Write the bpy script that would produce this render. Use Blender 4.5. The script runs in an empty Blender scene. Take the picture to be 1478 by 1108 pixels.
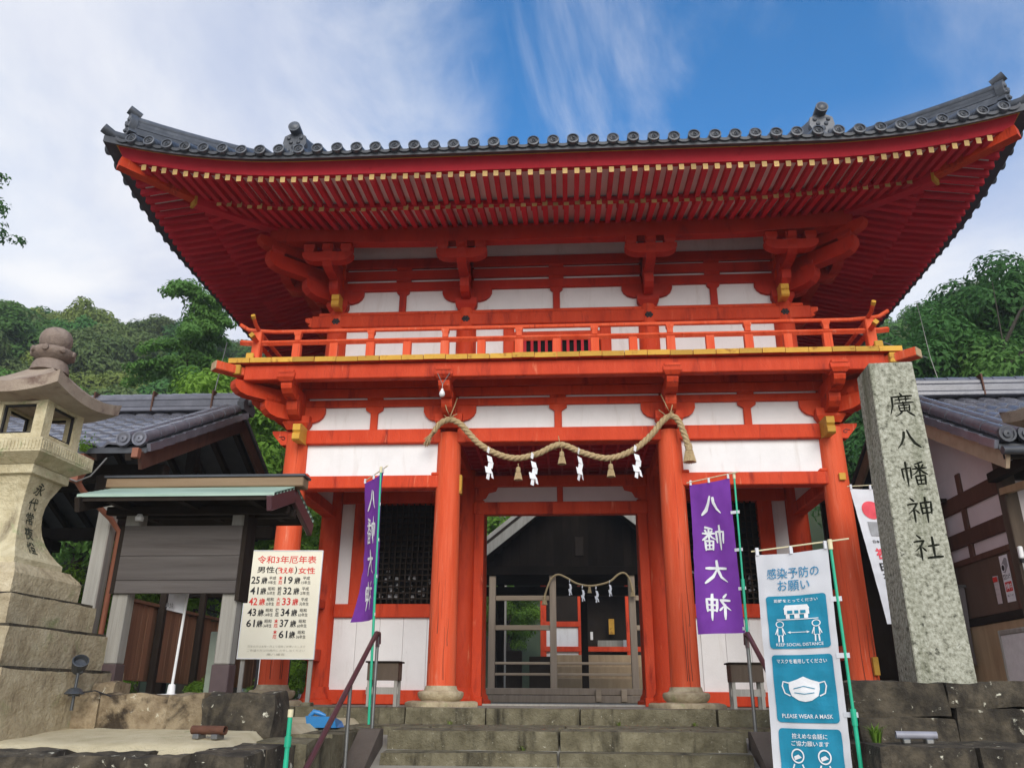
import bpy, bmesh, math, random
from mathutils import Vector, Matrix, noise
from math import radians as R, sin, cos, pi, sqrt
random.seed(7)
S = bpy.context.scene
COL = S.collection
# ------------------------------------------------------------------ camera
YAW, PITCH, ROLL = -.0658, .3682, .0066
CP = Vector((.0634, -11.3619, .1127))
fw = Vector((sin(YAW)*cos(PITCH), cos(YAW)*cos(PITCH), sin(PITCH)))
r0 = Vector((cos(YAW), -sin(YAW), 0)); u0 = r0.cross(fw)
rt = cos(ROLL)*r0 + sin(ROLL)*u0; up = -sin(ROLL)*r0 + cos(ROLL)*u0
cam = bpy.data.cameras.new('camera'); cam_o = bpy.data.objects.new('camera', cam); COL.objects.link(cam_o)
cam_o.matrix_world = Matrix(((rt.x, up.x, -fw.x, CP.x), (rt.y, up.y, -fw.y, CP.y), (rt.z, up.z, -fw.z, CP.z), (0, 0, 0, 1)))
cam.sensor_width = 36; cam.lens = 1171.49/1478*36; cam.clip_end = 3000; cam.clip_start = .05
S.camera = cam_o
# ------------------------------------------------------------------ light
SUN_EL, SUN_AZ = 27, 10          # the sun stands high behind the camera, a little to the right, softened by thin cloud
W = bpy.data.worlds.new('World'); S.world = W; W.use_nodes = True
nt = W.node_tree; nt.nodes.clear()
def N(t, typ, **kw):
    n = t.nodes.new(typ)
    for k, v in kw.items():
        if k in n.inputs: n.inputs[k].default_value = v
        else: setattr(n, k, v)
    return n
out = N(nt, 'ShaderNodeOutputWorld'); bg = N(nt, 'ShaderNodeBackground', Strength=.072)
sky = N(nt, 'ShaderNodeTexSky', sky_type='NISHITA', sun_disc=False)
sky.sun_elevation = R(SUN_EL); sky.sun_rotation = R(180-SUN_AZ); sky.air_density = 1.0; sky.dust_density = .4; sky.ozone_density = 2.5
tc = N(nt, 'ShaderNodeTexCoord')
sep = N(nt, 'ShaderNodeSeparateXYZ'); nt.links.new(tc.outputs['Generated'], sep.inputs[0])
def M(t, op, a, b=None, c=None, clamp=False):
    n = t.nodes.new('ShaderNodeMath'); n.operation = op; n.use_clamp = clamp
    for i, v in enumerate((a, b, c)):
        if v is None: continue
        if isinstance(v, (int, float)): n.inputs[i].default_value = v
        else: t.links.new(v, n.inputs[i])
    return n.outputs[0]
# cloud layer: the view direction laid on a flat sheet overhead
den = M(nt, 'MAXIMUM', M(nt, 'ADD', sep.outputs[2], .22), .06)
cx = M(nt, 'DIVIDE', sep.outputs[0], den); cy = M(nt, 'DIVIDE', sep.outputs[1], den)
cmb = N(nt, 'ShaderNodeCombineXYZ'); nt.links.new(cx, cmb.inputs[0]); nt.links.new(cy, cmb.inputs[1])
def cnoise(scale, detail, rough, dist, off, sx=1, sy=1, rot=0):
    mp = N(nt, 'ShaderNodeMapping'); mp.inputs['Location'].default_value = off; mp.inputs['Scale'].default_value = (sx, sy, 1)
    mp.inputs['Rotation'].default_value = (0, 0, rot)
    nt.links.new(cmb.outputs[0], mp.inputs[0])
    n = N(nt, 'ShaderNodeTexNoise', Scale=scale, Detail=detail, Roughness=rough, Distortion=dist); nt.links.new(mp.outputs[0], n.inputs['Vector'])
    return n.outputs['Fac']
def sstep(v, a, b):
    n = nt.nodes.new('ShaderNodeMapRange'); n.interpolation_type = 'SMOOTHSTEP'
    nt.links.new(v, n.inputs[0]); n.inputs[1].default_value = a; n.inputs[2].default_value = b
    return n.outputs[0]
rag = cnoise(2.1, 9, .60, .5, (2.3, .9, 0))
big = cnoise(1.1, 4, .5, .3, (3.1, 1.7, 0))
wisp = cnoise(2.6, 10, .62, 1.1, (.4, 5.2, 0), 1.0, .45, .6)
soft = sstep(cnoise(1.6, 7, .58, .5, (8.1, 2.2, 0)), .32, .68)
# a bank of thin white cloud covers the western half of the sky, broken blue elsewhere, milky towards the horizon
bank = sstep(M(nt, 'ADD', M(nt, 'MULTIPLY_ADD', cx, -1.0, -.23), M(nt, 'MULTIPLY_ADD', rag, .50, -.25)), -.14, .10)
wis = M(nt, 'MULTIPLY', sstep(wisp, .42, .78), .85)
hor = sstep(M(nt, 'ADD', sep.outputs[2], M(nt, 'MULTIPLY_ADD', big, .5, -.25)), .60, .40)
hor = M(nt, 'MULTIPLY', hor, .95)
cov = M(nt, 'MAXIMUM', M(nt, 'MAXIMUM', bank, wis), hor)
haze_side = M(nt, 'MULTIPLY', sstep(M(nt, 'ADD', cx, M(nt, 'MULTIPLY_ADD', rag, .9, -.45)), .30, .80), .75)
cov = M(nt, 'MAXIMUM', cov, haze_side)
cov = M(nt, 'MULTIPLY', cov, M(nt, 'MULTIPLY_ADD', sstep(rag, .30, .62), .22, .78))
shade = nt.nodes.new('ShaderNodeMixRGB'); nt.links.new(soft, shade.inputs[0])
shade.inputs[1].default_value = (3.7, 4.0, 4.9, 1); shade.inputs[2].default_value = (5.6, 5.65, 5.8, 1)
hs = N(nt, 'ShaderNodeHueSaturation', Saturation=1.32, Value=1.28); nt.links.new(sky.outputs[0], hs.inputs['Color'])
mix = nt.nodes.new('ShaderNodeMixRGB'); nt.links.new(cov, mix.inputs[0]); nt.links.new(hs.outputs[0], mix.inputs[1]); nt.links.new(shade.outputs[0], mix.inputs[2])
nt.links.new(mix.outputs[0], bg.inputs['Color']); nt.links.new(bg.outputs[0], out.inputs[0])
sun = bpy.data.lights.new('sun', 'SUN'); sun.energy = 1.25; sun.angle = R(40); sun.color = (1, .95, .87)
sun_o = bpy.data.objects.new('sun', sun); COL.objects.link(sun_o)
sd = Vector((sin(R(SUN_AZ))*cos(R(SUN_EL)), -cos(R(SUN_AZ))*cos(R(SUN_EL)), sin(R(SUN_EL))))
sun_o.rotation_euler = sd.to_track_quat('Z', 'Y').to_euler()
vs = S.view_settings; vs.view_transform = 'Standard'; vs.look = 'None'; vs.gamma = 1; vs.exposure = 1.32; vs.use_curve_mapping = False
S.cycles.max_bounces = 6; S.cycles.diffuse_bounces = 4; S.cycles.glossy_bounces = 3; S.cycles.transparent_max_bounces = 8

# ------------------------------------------------------------------ materials
def pm(name, stops, scale=6, detail=6, rough=.7, bump=0, bscale=None, stretch=(1, 1, 1), var=.06, spots=None, metallic=0, coord='Object', spec=.35, trans=0, dist=0, spots2=None, voro=None):
    """noise-coloured principled material; stops = [(pos, rgb)...]; spots = (rgb, scale, lo, hi, stretch)"""
    m = bpy.data.materials.new(name); m.use_nodes = True; t = m.node_tree; b = t.nodes['Principled BSDF']
    tcn = t.nodes.new('ShaderNodeTexCoord'); vec = tcn.outputs[coord]
    def nz(sc, det, st, ds=0):
        mp = t.nodes.new('ShaderNodeMapping'); mp.inputs['Scale'].default_value = st; t.links.new(vec, mp.inputs[0])
        oi_ = t.nodes.new('ShaderNodeObjectInfo'); cm = t.nodes.new('ShaderNodeCombineXYZ')
        k = M(t, 'MULTIPLY', oi_.outputs['Random'], 37.0)
        for i in range(3): t.links.new(k, cm.inputs[i])
        t.links.new(cm.outputs[0], mp.inputs['Location'])
        n = t.nodes.new('ShaderNodeTexNoise'); n.inputs['Scale'].default_value = sc; n.inputs['Detail'].default_value = det; n.inputs['Roughness'].default_value = .62
        n.inputs['Distortion'].default_value = ds
        t.links.new(mp.outputs[0], n.inputs['Vector']); return n.outputs['Fac']
    f = nz(scale, detail, stretch, dist)
    cr = t.nodes.new('ShaderNodeValToRGB'); e = cr.color_ramp.elements
    while len(e) < len(stops): e.new(.5)
    for el, (p_, c_) in zip(e, stops): el.position = p_; el.color = (*c_, 1)
    t.links.new(f, cr.inputs[0]); colr = cr.outputs[0]
    for sp in (spots, spots2):
        if not sp: continue
        c_, sc_, lo, hi = sp[:4]; st_ = sp[4] if len(sp) > 4 else (1, 1, 1)
        mr = t.nodes.new('ShaderNodeMapRange'); mr.interpolation_type = 'SMOOTHSTEP'; mr.inputs[1].default_value = lo; mr.inputs[2].default_value = hi
        t.links.new(nz(sc_, 7, st_, .4), mr.inputs[0])
        mx = t.nodes.new('ShaderNodeMixRGB'); t.links.new(mr.outputs[0], mx.inputs[0]); t.links.new(colr, mx.inputs[1]); mx.inputs[2].default_value = (*c_, 1); colr = mx.outputs[0]
    if var:
        oi = t.nodes.new('ShaderNodeObjectInfo'); k = M(t, 'MULTIPLY_ADD', oi.outputs['Random'], 2*var, 1-var)
        mv = t.nodes.new('ShaderNodeVectorMath'); mv.operation = 'SCALE'; t.links.new(colr, mv.inputs[0]); t.links.new(k, mv.inputs['Scale']); colr = mv.outputs[0]
    t.links.new(colr, b.inputs['Base Color'])
    b.inputs['Roughness'].default_value = rough; b.inputs['Metallic'].default_value = metallic; b.inputs['Specular IOR Level'].default_value = spec
    if bump:
        bn = t.nodes.new('ShaderNodeBump'); bn.inputs['Strength'].default_value = min(1, bump); bn.inputs['Distance'].default_value = .02
        t.links.new(nz(bscale or scale*3, 8, stretch), bn.inputs['Height']); t.links.new(bn.outputs[0], b.inputs['Normal'])
    if trans:
        o_ = t.nodes['Material Output']; tr = t.nodes.new('ShaderNodeBsdfTranslucent'); t.links.new(colr, tr.inputs[0])
        ms = t.nodes.new('ShaderNodeMixShader'); ms.inputs[0].default_value = trans
        t.links.new(b.outputs[0], ms.inputs[1]); t.links.new(tr.outputs[0], ms.inputs[2]); t.links.new(ms.outputs[0], o_.inputs[0])
    return m
def sol(name, c, rough=.6, metallic=0, var=0, spec=.35): 
    return pm(name, [(.3, tuple(x*.88 for x in c)), (.7, tuple(min(1, x*1.08) for x in c))], scale=9, rough=rough, metallic=metallic, var=var, spec=spec)
MT = {}
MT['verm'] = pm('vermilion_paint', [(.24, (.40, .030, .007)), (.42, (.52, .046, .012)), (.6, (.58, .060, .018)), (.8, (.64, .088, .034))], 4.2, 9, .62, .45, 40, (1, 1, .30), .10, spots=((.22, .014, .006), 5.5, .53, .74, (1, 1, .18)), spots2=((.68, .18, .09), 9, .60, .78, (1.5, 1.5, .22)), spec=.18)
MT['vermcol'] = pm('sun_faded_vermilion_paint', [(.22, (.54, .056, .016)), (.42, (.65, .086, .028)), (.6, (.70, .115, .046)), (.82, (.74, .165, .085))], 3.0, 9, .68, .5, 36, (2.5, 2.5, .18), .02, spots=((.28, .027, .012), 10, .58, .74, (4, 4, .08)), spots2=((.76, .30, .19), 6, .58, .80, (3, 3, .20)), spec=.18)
MT['shaded_vermilion'] = pm('vermilion_with_shade', [(.22, (.30, .016, .007)), (.5, (.38, .022, .009)), (.8, (.45, .032, .013))], 3.4, 8, .6, .3, 34, (1, 1, .30), .10, spots=((.18, .010, .006), 4.5, .55, .78, (1, 1, .25)), spec=.2)  # darker copy of the vermilion: under-eave shade put into the colour
MT['crimson'] = pm('crimson_shade_tint', [(.25, (.44, .016, .030)), (.75, (.54, .026, .040))], 4, 6, .65, .2, 24, (1, .3, 1), var=.12, spec=.2, spots=((.34, .012, .02), 6, .58, .76, (1, .2, 1)))  # vermilion turned crimson: tint of the shaded eaves put into the colour
MT['gold'] = pm('yellow_ochre_paint', [(.2, (.46, .235, .030)), (.7, (.58, .335, .05))], 6, 6, .65, .15, var=.25, spots=((.28, .12, .02), 8, .55, .70), spec=.2)
MT['dull_ochre'] = pm('dull_ochre_paint', [(.2, (.42, .27, .09)), (.7, (.56, .38, .15))], 6, 6, .65, .15, var=.3, spots=((.28, .13, .05), 12, .56, .72))
MT['plaster'] = pm('white_plaster', [(.2, (.71, .70, .69)), (.8, (.82, .81, .80))], 3, 8, .85, .12, 25, var=.03, spots=((.56, .52, .48), 2.6, .52, .86, (2.5, 2.5, .35)), spots2=((.44, .39, .34), 15, .68, .80, (1.5, 1.5, .35)))
MT['soffit'] = pm('whitewashed_soffit_board', [(.2, (.70, .62, .62)), (.8, (.80, .73, .72))], 3, 5, .85, var=.02)
MT['tile'] = pm('grey_roof_tile', [(.2, (.038, .043, .052)), (.55, (.070, .079, .095)), (.85, (.13, .14, .158))], 7, 8, .42, .1, 30, var=.2, spots=((.24, .25, .24), 14, .64, .78), spec=.5)
MT['tile2'] = pm('silvery_roof_tile', [(.2, (.085, .088, .106)), (.55, (.135, .138, .165)), (.85, (.20, .205, .235))], 5, 7, .26, .08, 30, var=.16, spec=.65)
MT['tiledark'] = pm('dark_tile_edge', [(.2, (.035, .038, .045)), (.8, (.07, .075, .085))], 6, 5, .5, var=.1)
MT['oldwood'] = pm('weathered_grey_wood', [(.2, (.20, .185, .16)), (.5, (.30, .285, .25)), (.85, (.40, .385, .34))], 5, 8, .85, .35, 18, (3, 3, .18), .08, spots=((.12, .105, .085), 6, .6, .78, (4, 4, .15)))
MT['greywoodx'] = pm('weathered_board_wood', [(.25, (.055, .047, .043)), (.5, (.088, .077, .071)), (.8, (.13, .117, .11))], 2.2, 10, .85, .25, 14, (.22, 3, 4), .08, spots=((.045, .036, .032), 2.4, .58, .8, (.3, 2, 6)))
MT['darkwood'] = pm('dark_stained_timber', [(.2, (.014, .010, .008)), (.6, (.027, .020, .015)), (.9, (.048, .036, .027))], 4, 7, .8, .2, 16, (1, 1, .4), .12, spec=.12)
MT['sootwood'] = pm('shade_dark_hall_board', [(.2, (.006, .0045, .0035)), (.6, (.012, .009, .007)), (.9, (.022, .016, .012))], 4, 7, .9, .2, 16, (1, 1, .4), .3, spec=.05)  # dark timber darkened further: the hall's deep shade put into the colour
MT['brownwood'] = pm('red_brown_timber', [(.2, (.062, .028, .018)), (.6, (.10, .045, .028)), (.9, (.14, .07, .045))], 4, 7, .75, .2, 16, (2, 2, .25), .15)
MT['fencewood'] = pm('brown_fence_board', [(.2, (.12, .056, .030)), (.55, (.20, .10, .055)), (.9, (.31, .18, .105))], 4, 8, .8, .25, 16, (3, 3, .2), .3)
MT['paintbrown'] = pm('brown_painted_board', [(.2, (.085, .052, .036)), (.8, (.13, .085, .06))], 3, 6, .7, .1, 14, (2, 2, .3), .1)
MT['tanwood'] = pm('pale_tan_timber', [(.2, (.30, .20, .11)), (.6, (.42, .30, .175)), (.9, (.52, .39, .24))], 4, 8, .75, .2, 16, (2, 2, .3), .1)
MT['hallwood'] = pm('old_brown_hall_timber', [(.2, (.055, .038, .026)), (.6, (.09, .065, .045)), (.9, (.15, .112, .08))], 4, 8, .8, .25, 16, (2, 2, .25), .15)
MT['hallpost'] = pm('brown_grey_hall_post', [(.2, (.27, .205, .145)), (.6, (.38, .295, .215)), (.9, (.48, .385, .285))], 5, 9, .85, .3, 16, (3, 3, .2), .1, spots=((.16, .11, .075), 6, .6, .78, (4, 4, .15)))
MT['ridgewood'] = pm('brown_ridge_board', [(.2, (.16, .105, .06)), (.6, (.25, .17, .10)), (.9, (.34, .24, .15))], 3, 8, .75, .2, 16, (.2, 2, 2), .1)
MT['jewelstone'] = pm('dark_weathered_jewel_stone', [(.2, (.15, .11, .09)), (.5, (.24, .185, .15)), (.85, (.34, .28, .23))], 6, 9, .9, .6, 40, var=.03, spots=((.06, .045, .04), 3, .52, .7), spots2=((.5, .48, .42), 9, .64, .72))
MT['palewood'] = pm('pale_dry_rail_wood', [(.2, (.34, .25, .165)), (.6, (.46, .35, .24)), (.9, (.56, .44, .31))], 4, 8, .8, .25, 16, (.25, 2, 2), .15)
MT['copper'] = pm('verdigris_copper_sheet', [(.2, (.14, .22, .17)), (.45, (.30, .43, .345)), (.8, (.52, .64, .54))], 5, 9, .6, .15, 20, (.25, 4, 4), .14, spots=((.10, .12, .085), 5, .57, .72, (.3, 5, 5)))
MT['granite'] = pm('speckled_granite', [(.30, (.075, .075, .055)), (.43, (.27, .27, .205)), (.6, (.44, .44, .355)), (.8, (.60, .60, .52))], 30, 7, .88, .6, 60, var=0, spots=((.115, .125, .065), 1.7, .50, .74, (2.2, 2.2, .22)), spots2=((.05, .05, .035), 13, .60, .70))
MT['lantern'] = pm('ochre_sandstone', [(.22, (.36, .30, .175)), (.45, (.52, .45, .285)), (.65, (.63, .56, .375)), (.85, (.72, .65, .46))], 7, 11, .9, .9, 40, var=.05, spots=((.15, .115, .07), 2.4, .54, .76, (1, 1, .4)), spots2=((.36, .37, .20), 5, .57, .70))
MT['lanternbase'] = pm('weathered_pedestal_stone', [(.2, (.24, .185, .11)), (.45, (.42, .345, .22)), (.65, (.54, .46, .31)), (.85, (.66, .58, .42))], 8, 11, .92, 1, 30, var=.14, spots=((.095, .062, .04), 2.6, .54, .74, (1, 1, .6)), spots2=((.30, .30, .15), 3.4, .54, .72))
MT['lanternroof'] = pm('rusty_lantern_roof_stone', [(.2, (.20, .15, .115)), (.5, (.33, .26, .20)), (.85, (.45, .38, .29))], 4, 9, .9, .5, 40, var=.03, spots=((.12, .07, .055), 3, .52, .7), spots2=((.5, .48, .40), 9, .66, .74))
MT['rockmix'] = pm('lichened_wall_rock', [(.2, (.085, .060, .036)), (.42, (.21, .155, .092)), (.62, (.33, .262, .165)), (.85, (.45, .385, .265))], 6.5, 11, .92, 1, 26, var=.18, spots=((.045, .032, .02), 4.2, .48, .64), spots2=((.62, .58, .45), 13, .63, .70))
MT['rockdark'] = pm('black_stained_wall_stone', [(.2, (.014, .012, .009)), (.42, (.042, .035, .025)), (.62, (.105, .086, .058)), (.85, (.21, .175, .12))], 6, 11, .9, 1, 26, var=.15, spots=((.022, .018, .013), 3.5, .48, .66, (1, 1, .5)), spots2=((.55, .53, .42), 13, .62, .69))
MT['stepstone'] = pm('mossy_step_stone', [(.2, (.060, .050, .028)), (.42, (.125, .108, .064)), (.62, (.195, .172, .108)), (.85, (.29, .26, .175))], 7, 11, .92, 1, 44, var=.12, spots=((.026, .022, .013), 3.2, .50, .72, (1.6, 1, .30)), spots2=((.50, .47, .36), 26, .64, .73))
MT['cheek'] = pm('brown_cheek_stone', [(.2, (.075, .058, .045)), (.8, (.13, .105, .085))], 3, 8, .85, .4, 30, var=.08, spots=((.25, .22, .18), 12, .7, .76))
MT['sand'] = pm('pale_sandy_ground', [(.2, (.42, .35, .21)), (.5, (.54, .465, .30)), (.8, (.63, .555, .38))], 5, 11, .95, .7, 70, var=0, spots=((.30, .29, .15), 3.5, .58, .76), spots2=((.25, .21, .15), 30, .68, .76))
MT['floor'] = pm('earthen_floor', [(.2, (.20, .185, .15)), (.8, (.32, .295, .245))], 2, 9, .95, .4, 40, var=0)
MT['forest'] = pm('forest_floor', [(.2, (.020, .030, .012)), (.8, (.045, .060, .022))], .3, 6, 1, 0, var=0)
MT['rope'] = pm('straw_rope', [(.2, (.30, .21, .10)), (.6, (.46, .345, .19)), (.9, (.58, .46, .28))], 40, 5, .9, .6, 80, (1, 1, 1), .06)
MT['paper'] = sol('white_paper', (.80, .80, .82), .8)
MT['purple'] = pm('purple_banner_cloth', [(.2, (.185, .040, .36)), (.8, (.25, .060, .46))], 3, 4, .75, .1, 200, var=.03, trans=.25)
MT['whitecloth'] = pm('white_banner_cloth', [(.2, (.70, .72, .76)), (.8, (.80, .81, .84))], 3, 4, .75, .1, 200, var=.02, trans=.2)
MT['teal'] = sol('teal_print', (.012, .235, .37), .7)
MT['tealtext'] = sol('teal_lettering', (.035, .235, .42), .7)
MT['whiteprint'] = sol('white_print', (.82, .83, .84), .7)
MT['black'] = sol('black_print', (.016, .016, .018), .6)
MT['greyprint'] = sol('grey_print', (.30, .30, .31), .6)
MT['faint'] = sol('faint_pencil_print', (.48, .45, .36), .7)
MT['red'] = sol('red_print', (.66, .045, .035), .65)
MT['sunred'] = sol('red_disc_print', (.72, .075, .10), .7)
MT['cream'] = pm('cream_paper_board', [(.2, (.74, .69, .54)), (.8, (.82, .78, .64))], 2.5, 5, .7, var=0)
MT['whitemetal'] = sol('white_enamel', (.75, .75, .74), .4)
MT['greenpole'] = pm('green_plastic_pole', [(.3, (.010, .36, .20)), (.8, (.02, .45, .26))], 8, 4, .35, var=.08, spec=.5)
MT['ivory'] = sol('ivory_plastic', (.70, .63, .40), .45)
MT['sleeve'] = sol('dark_brown_post_sleeve', (.075, .05, .05), .5)
MT['railbrown'] = sol('maroon_handrail_coating', (.090, .036, .042), .3, .1, spec=.6)
MT['steel'] = pm('dull_steel', [(.2, (.17, .17, .165)), (.8, (.28, .28, .27))], 6, 5, .4, metallic=.7, var=.05)
MT['rust'] = pm('rusted_pipe', [(.2, (.060, .026, .016)), (.8, (.15, .062, .035))], 10, 8, .8, .4, var=.05)
MT['pvc'] = sol('grey_pvc', (.28, .28, .32), .4)
MT['blue'] = sol('blue_plastic', (.035, .22, .52), .35, spec=.5)
MT['lampgrey'] = sol('dark_grey_lamp_metal', (.075, .08, .085), .4, .4)
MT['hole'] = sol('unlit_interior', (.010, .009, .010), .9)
MT['bronze'] = sol('dark_bronze', (.03, .027, .03), .5, .5)
MT['tarp'] = pm('grey_tarpaulin', [(.2, (.105, .090, .09)), (.8, (.16, .14, .14))], 2, 5, .8, .2, 8, var=.02)
MT['offwhite'] = pm('aged_white_wall', [(.2, (.56, .50, .50)), (.8, (.68, .62, .62))], 2, 6, .85, var=.02)
MT['greygreen'] = sol('grey_green_panel', (.27, .31, .25), .6)
MT['downpipe'] = sol('terracotta_downpipe', (.25, .095, .055), .5)
MT['engrave'] = sol('dark_inscription_paint', (.045, .05, .032), .9)
MT['bark'] = pm('bark', [(.2, (.03, .025, .018)), (.8, (.07, .06, .045))], 4, 7, .95, .5, 10, (3, 3, .3), .1)
def leafmat(n, a, b, tr=.3):
    return pm(n, [(.3, a), (.7, b)], .35, 3, .6, var=.25, trans=tr, spec=.25)
MT['leaf0'] = leafmat('deep_green_leaves', (.040, .135, .030), (.082, .210, .042), .35)
MT['leaf1'] = leafmat('mid_green_leaves', (.062, .155, .030), (.110, .225, .044), .35)
MT['leaf2'] = leafmat('yellow_green_leaves', (.140, .200, .040), (.205, .260, .055), .35)
MT['leaf3'] = leafmat('bright_fresh_leaves', (.110, .235, .024), (.190, .330, .040), .35)
MT['leaf4'] = leafmat('olive_leaves', (.100, .160, .045), (.160, .220, .065), .35)

# ------------------------------------------------------------------ mesh helpers
class MB:
    def __init__(s): s.v = []; s.f = []; s.m = []
    def add(s, vs_, fs_, mi=0, mat=None):
        o = len(s.v)
        s.v += [tuple(mat @ Vector(p)) for p in vs_] if mat else [tuple(p) for p in vs_]
        s.f += [tuple(i+o for i in f) for f in fs_]; s.m += [mi]*len(fs_); return s
    def box(s, x0, x1, y0, y1, z0, z1, mi=0, mat=None, ch=0):
        if x1 < x0: x0, x1 = x1, x0
        if y1 < y0: y0, y1 = y1, y0
        if z1 < z0: z0, z1 = z1, z0
        if ch <= 0:
            return s.add([(x0,y0,z0),(x1,y0,z0),(x1,y1,z0),(x0,y1,z0),(x0,y0,z1),(x1,y0,z1),(x1,y1,z1),(x0,y1,z1)],
                  [(0,3,2,1),(4,5,6,7),(0,1,5,4),(1,2,6,5),(2,3,7,6),(3,0,4,7)], mi, mat)
        c = min(ch, (x1-x0)*.3, (y1-y0)*.3, (z1-z0)*.3); V_ = []; X = (x0, x1); Y = (y0, y1); Z = (z0, z1); sg = (1, -1)
        idx = {}
        for i in (0, 1):
            for j in (0, 1):
                for k in (0, 1):
                    px, py, pz = X[i], Y[j], Z[k]; a, b, d = sg[i]*c, sg[j]*c, sg[k]*c
                    idx[i,j,k,0] = len(V_); V_.append((px, py+b, pz+d))
                    idx[i,j,k,1] = len(V_); V_.append((px+a, py, pz+d))
                    idx[i,j,k,2] = len(V_); V_.append((px+a, py+b, pz))
        F = []
        for i in (0, 1):
            q = [idx[i,0,0,0], idx[i,1,0,0], idx[i,1,1,0], idx[i,0,1,0]]; F.append(q if i else q[::-1])
            q = [idx[0,i,0,1], idx[1,i,0,1], idx[1,i,1,1], idx[0,i,1,1]]; F.append(q if not i else q[::-1])
            q = [idx[0,0,i,2], idx[1,0,i,2], idx[1,1,i,2], idx[0,1,i,2]]; F.append(q if i else q[::-1])
        for i in (0, 1):
            for j in (0, 1):
                q = [idx[i,j,0,0], idx[i,j,0,1], idx[i,j,1,1], idx[i,j,1,0]]; F.append(q if i == j else q[::-1])
                q = [idx[i,0,j,0], idx[i,0,j,2], idx[i,1,j,2], idx[i,1,j,0]]; F.append(q[::-1] if i == j else q)
                q = [idx[0,i,j,1], idx[0,i,j,2], idx[1,i,j,2], idx[1,i,j,1]]; F.append(q if i == j else q[::-1])
                for k in (0, 1):
                    q = [idx[i,j,k,0], idx[i,j,k,1], idx[i,j,k,2]]; F.append(q)
        return s.add(V_, F, mi, mat)
    def beam(s, a, b, w, h, mi=0, ch=0, upv=(0, 0, 1)):
        a = Vector(a); b = Vector(b); d = b-a; L = d.length; d.normalize(); u = Vector(upv)
        x = d.cross(u)
        if x.length < 1e-4: x = d.cross(Vector((0, 1, 0)))
        x.normalize(); z = x.cross(d)
        m_ = Matrix(((x.x, d.x, z.x, a.x), (x.y, d.y, z.y, a.y), (x.z, d.z, z.z, a.z), (0, 0, 0, 1)))
        return s.box(-w/2, w/2, 0, L, -h/2, h/2, mi, m_, ch)
    def tube(s, pts, r, n=8, mi=0, caps=True, closed=False):
        pts = [Vector(p) for p in pts]; rs = r if isinstance(r, (list, tuple)) else [r]*len(pts); V_ = []; F = []
        prev = None
        for i, p_ in enumerate(pts):
            t = (pts[min(i+1, len(pts)-1)]-pts[max(i-1, 0)]).normalized()
            if prev is None:
                x = t.cross(Vector((0, 0, 1)))
                if x.length < .05: x = t.cross(Vector((0, 1, 0)))
            else: x = prev-t*prev.dot(t)
            x.normalize(); prev = x; y = t.cross(x)
            for k in range(n):
                a = 2*pi*k/n; V_.append(p_+(x*cos(a)+y*sin(a))*rs[i])
        for i in range(len(pts)-1):
            for k in range(n): F.append((i*n+k, i*n+(k+1) % n, (i+1)*n+(k+1) % n, (i+1)*n+k))
        if caps: F.append(tuple(range(n))[::-1]); F.append(tuple(range((len(pts)-1)*n, len(pts)*n)))
        return s.add(V_, F, mi)
    def lathe(s, prof, n=24, mi=0, mat=None, cap=True):
        V_ = []; F = []
        for (r, z) in prof:
            for k in range(n): V_.append((r*cos(2*pi*k/n), r*sin(2*pi*k/n), z))
        for i in range(len(prof)-1):
            for k in range(n): F.append((i*n+k, i*n+(k+1) % n, (i+1)*n+(k+1) % n, (i+1)*n+k))
        if cap: F.append(tuple(range(n))[::-1]); F.append(tuple(range((len(prof)-1)*n, len(prof)*n)))
        return s.add(V_, F, mi, mat)
    def prism(s, poly, d0, d1, mi=0, mat=None):
        """poly in local (x,z), extruded along local y from d0 to d1 (poly counter-clockwise seen from -y)"""
        n = len(poly); V_ = [(x, d0, z) for x, z in poly]+[(x, d1, z) for x, z in poly]
        F = [tuple(range(n)), tuple(range(n, 2*n))[::-1]]+[(i, n+i, n+(i+1) % n, (i+1) % n) for i in range(n)]
        return s.add(V_, F, mi, mat)
    def frustum(s, levels, mi=0, mat=None):
        """square sections: levels = [(half_x, half_y, z)...]"""
        V_ = []; F = []
        for hx, hy, z in levels: V_ += [(-hx,-hy,z),(hx,-hy,z),(hx,hy,z),(-hx,hy,z)]
        for i in range(len(levels)-1):
            for k in range(4): F.append((i*4+k, i*4+(k+1) % 4, i*4+4+(k+1) % 4, i*4+4+k))
        F.append((3, 2, 1, 0)); n = len(levels)*4; F.append((n-4, n-3, n-2, n-1))
        return s.add(V_, F, mi, mat)
    def mesh(s, name, mats, smooth=None):
        me = bpy.data.meshes.new(name); me.from_pydata(s.v, [], s.f)
        for m_ in (mats if isinstance(mats, (list, tuple)) else [mats]): me.materials.append(MT[m_] if isinstance(m_, str) else m_)
        me.polygons.foreach_set('material_index', s.m)
        if smooth is not None:
            me.polygons.foreach_set('use_smooth', [True]*len(me.polygons))
            try: me.set_sharp_from_angle(angle=R(smooth))
            except Exception: pass
        me.update(); return me
    def obj(s, name, mats, parent=None, smooth=None, loc=None, rotz=0):
        return put(name, s.mesh(name, mats, smooth), parent, Matrix.Translation(loc or (0, 0, 0)) @ Matrix.Rotation(rotz, 4, 'Z'))
def put(name, me, parent=None, mat=None):
    o = bpy.data.objects.new(name, me); COL.objects.link(o)
    if parent: o.parent = parent
    if mat is not None: o.matrix_local = mat
    return o
def tag(o, label=None, cat=None, group=None, kind=None):
    if label: o['label'] = label
    if cat: o['category'] = cat
    if group: o['group'] = group
    if kind: o['kind'] = kind
    return o
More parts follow.
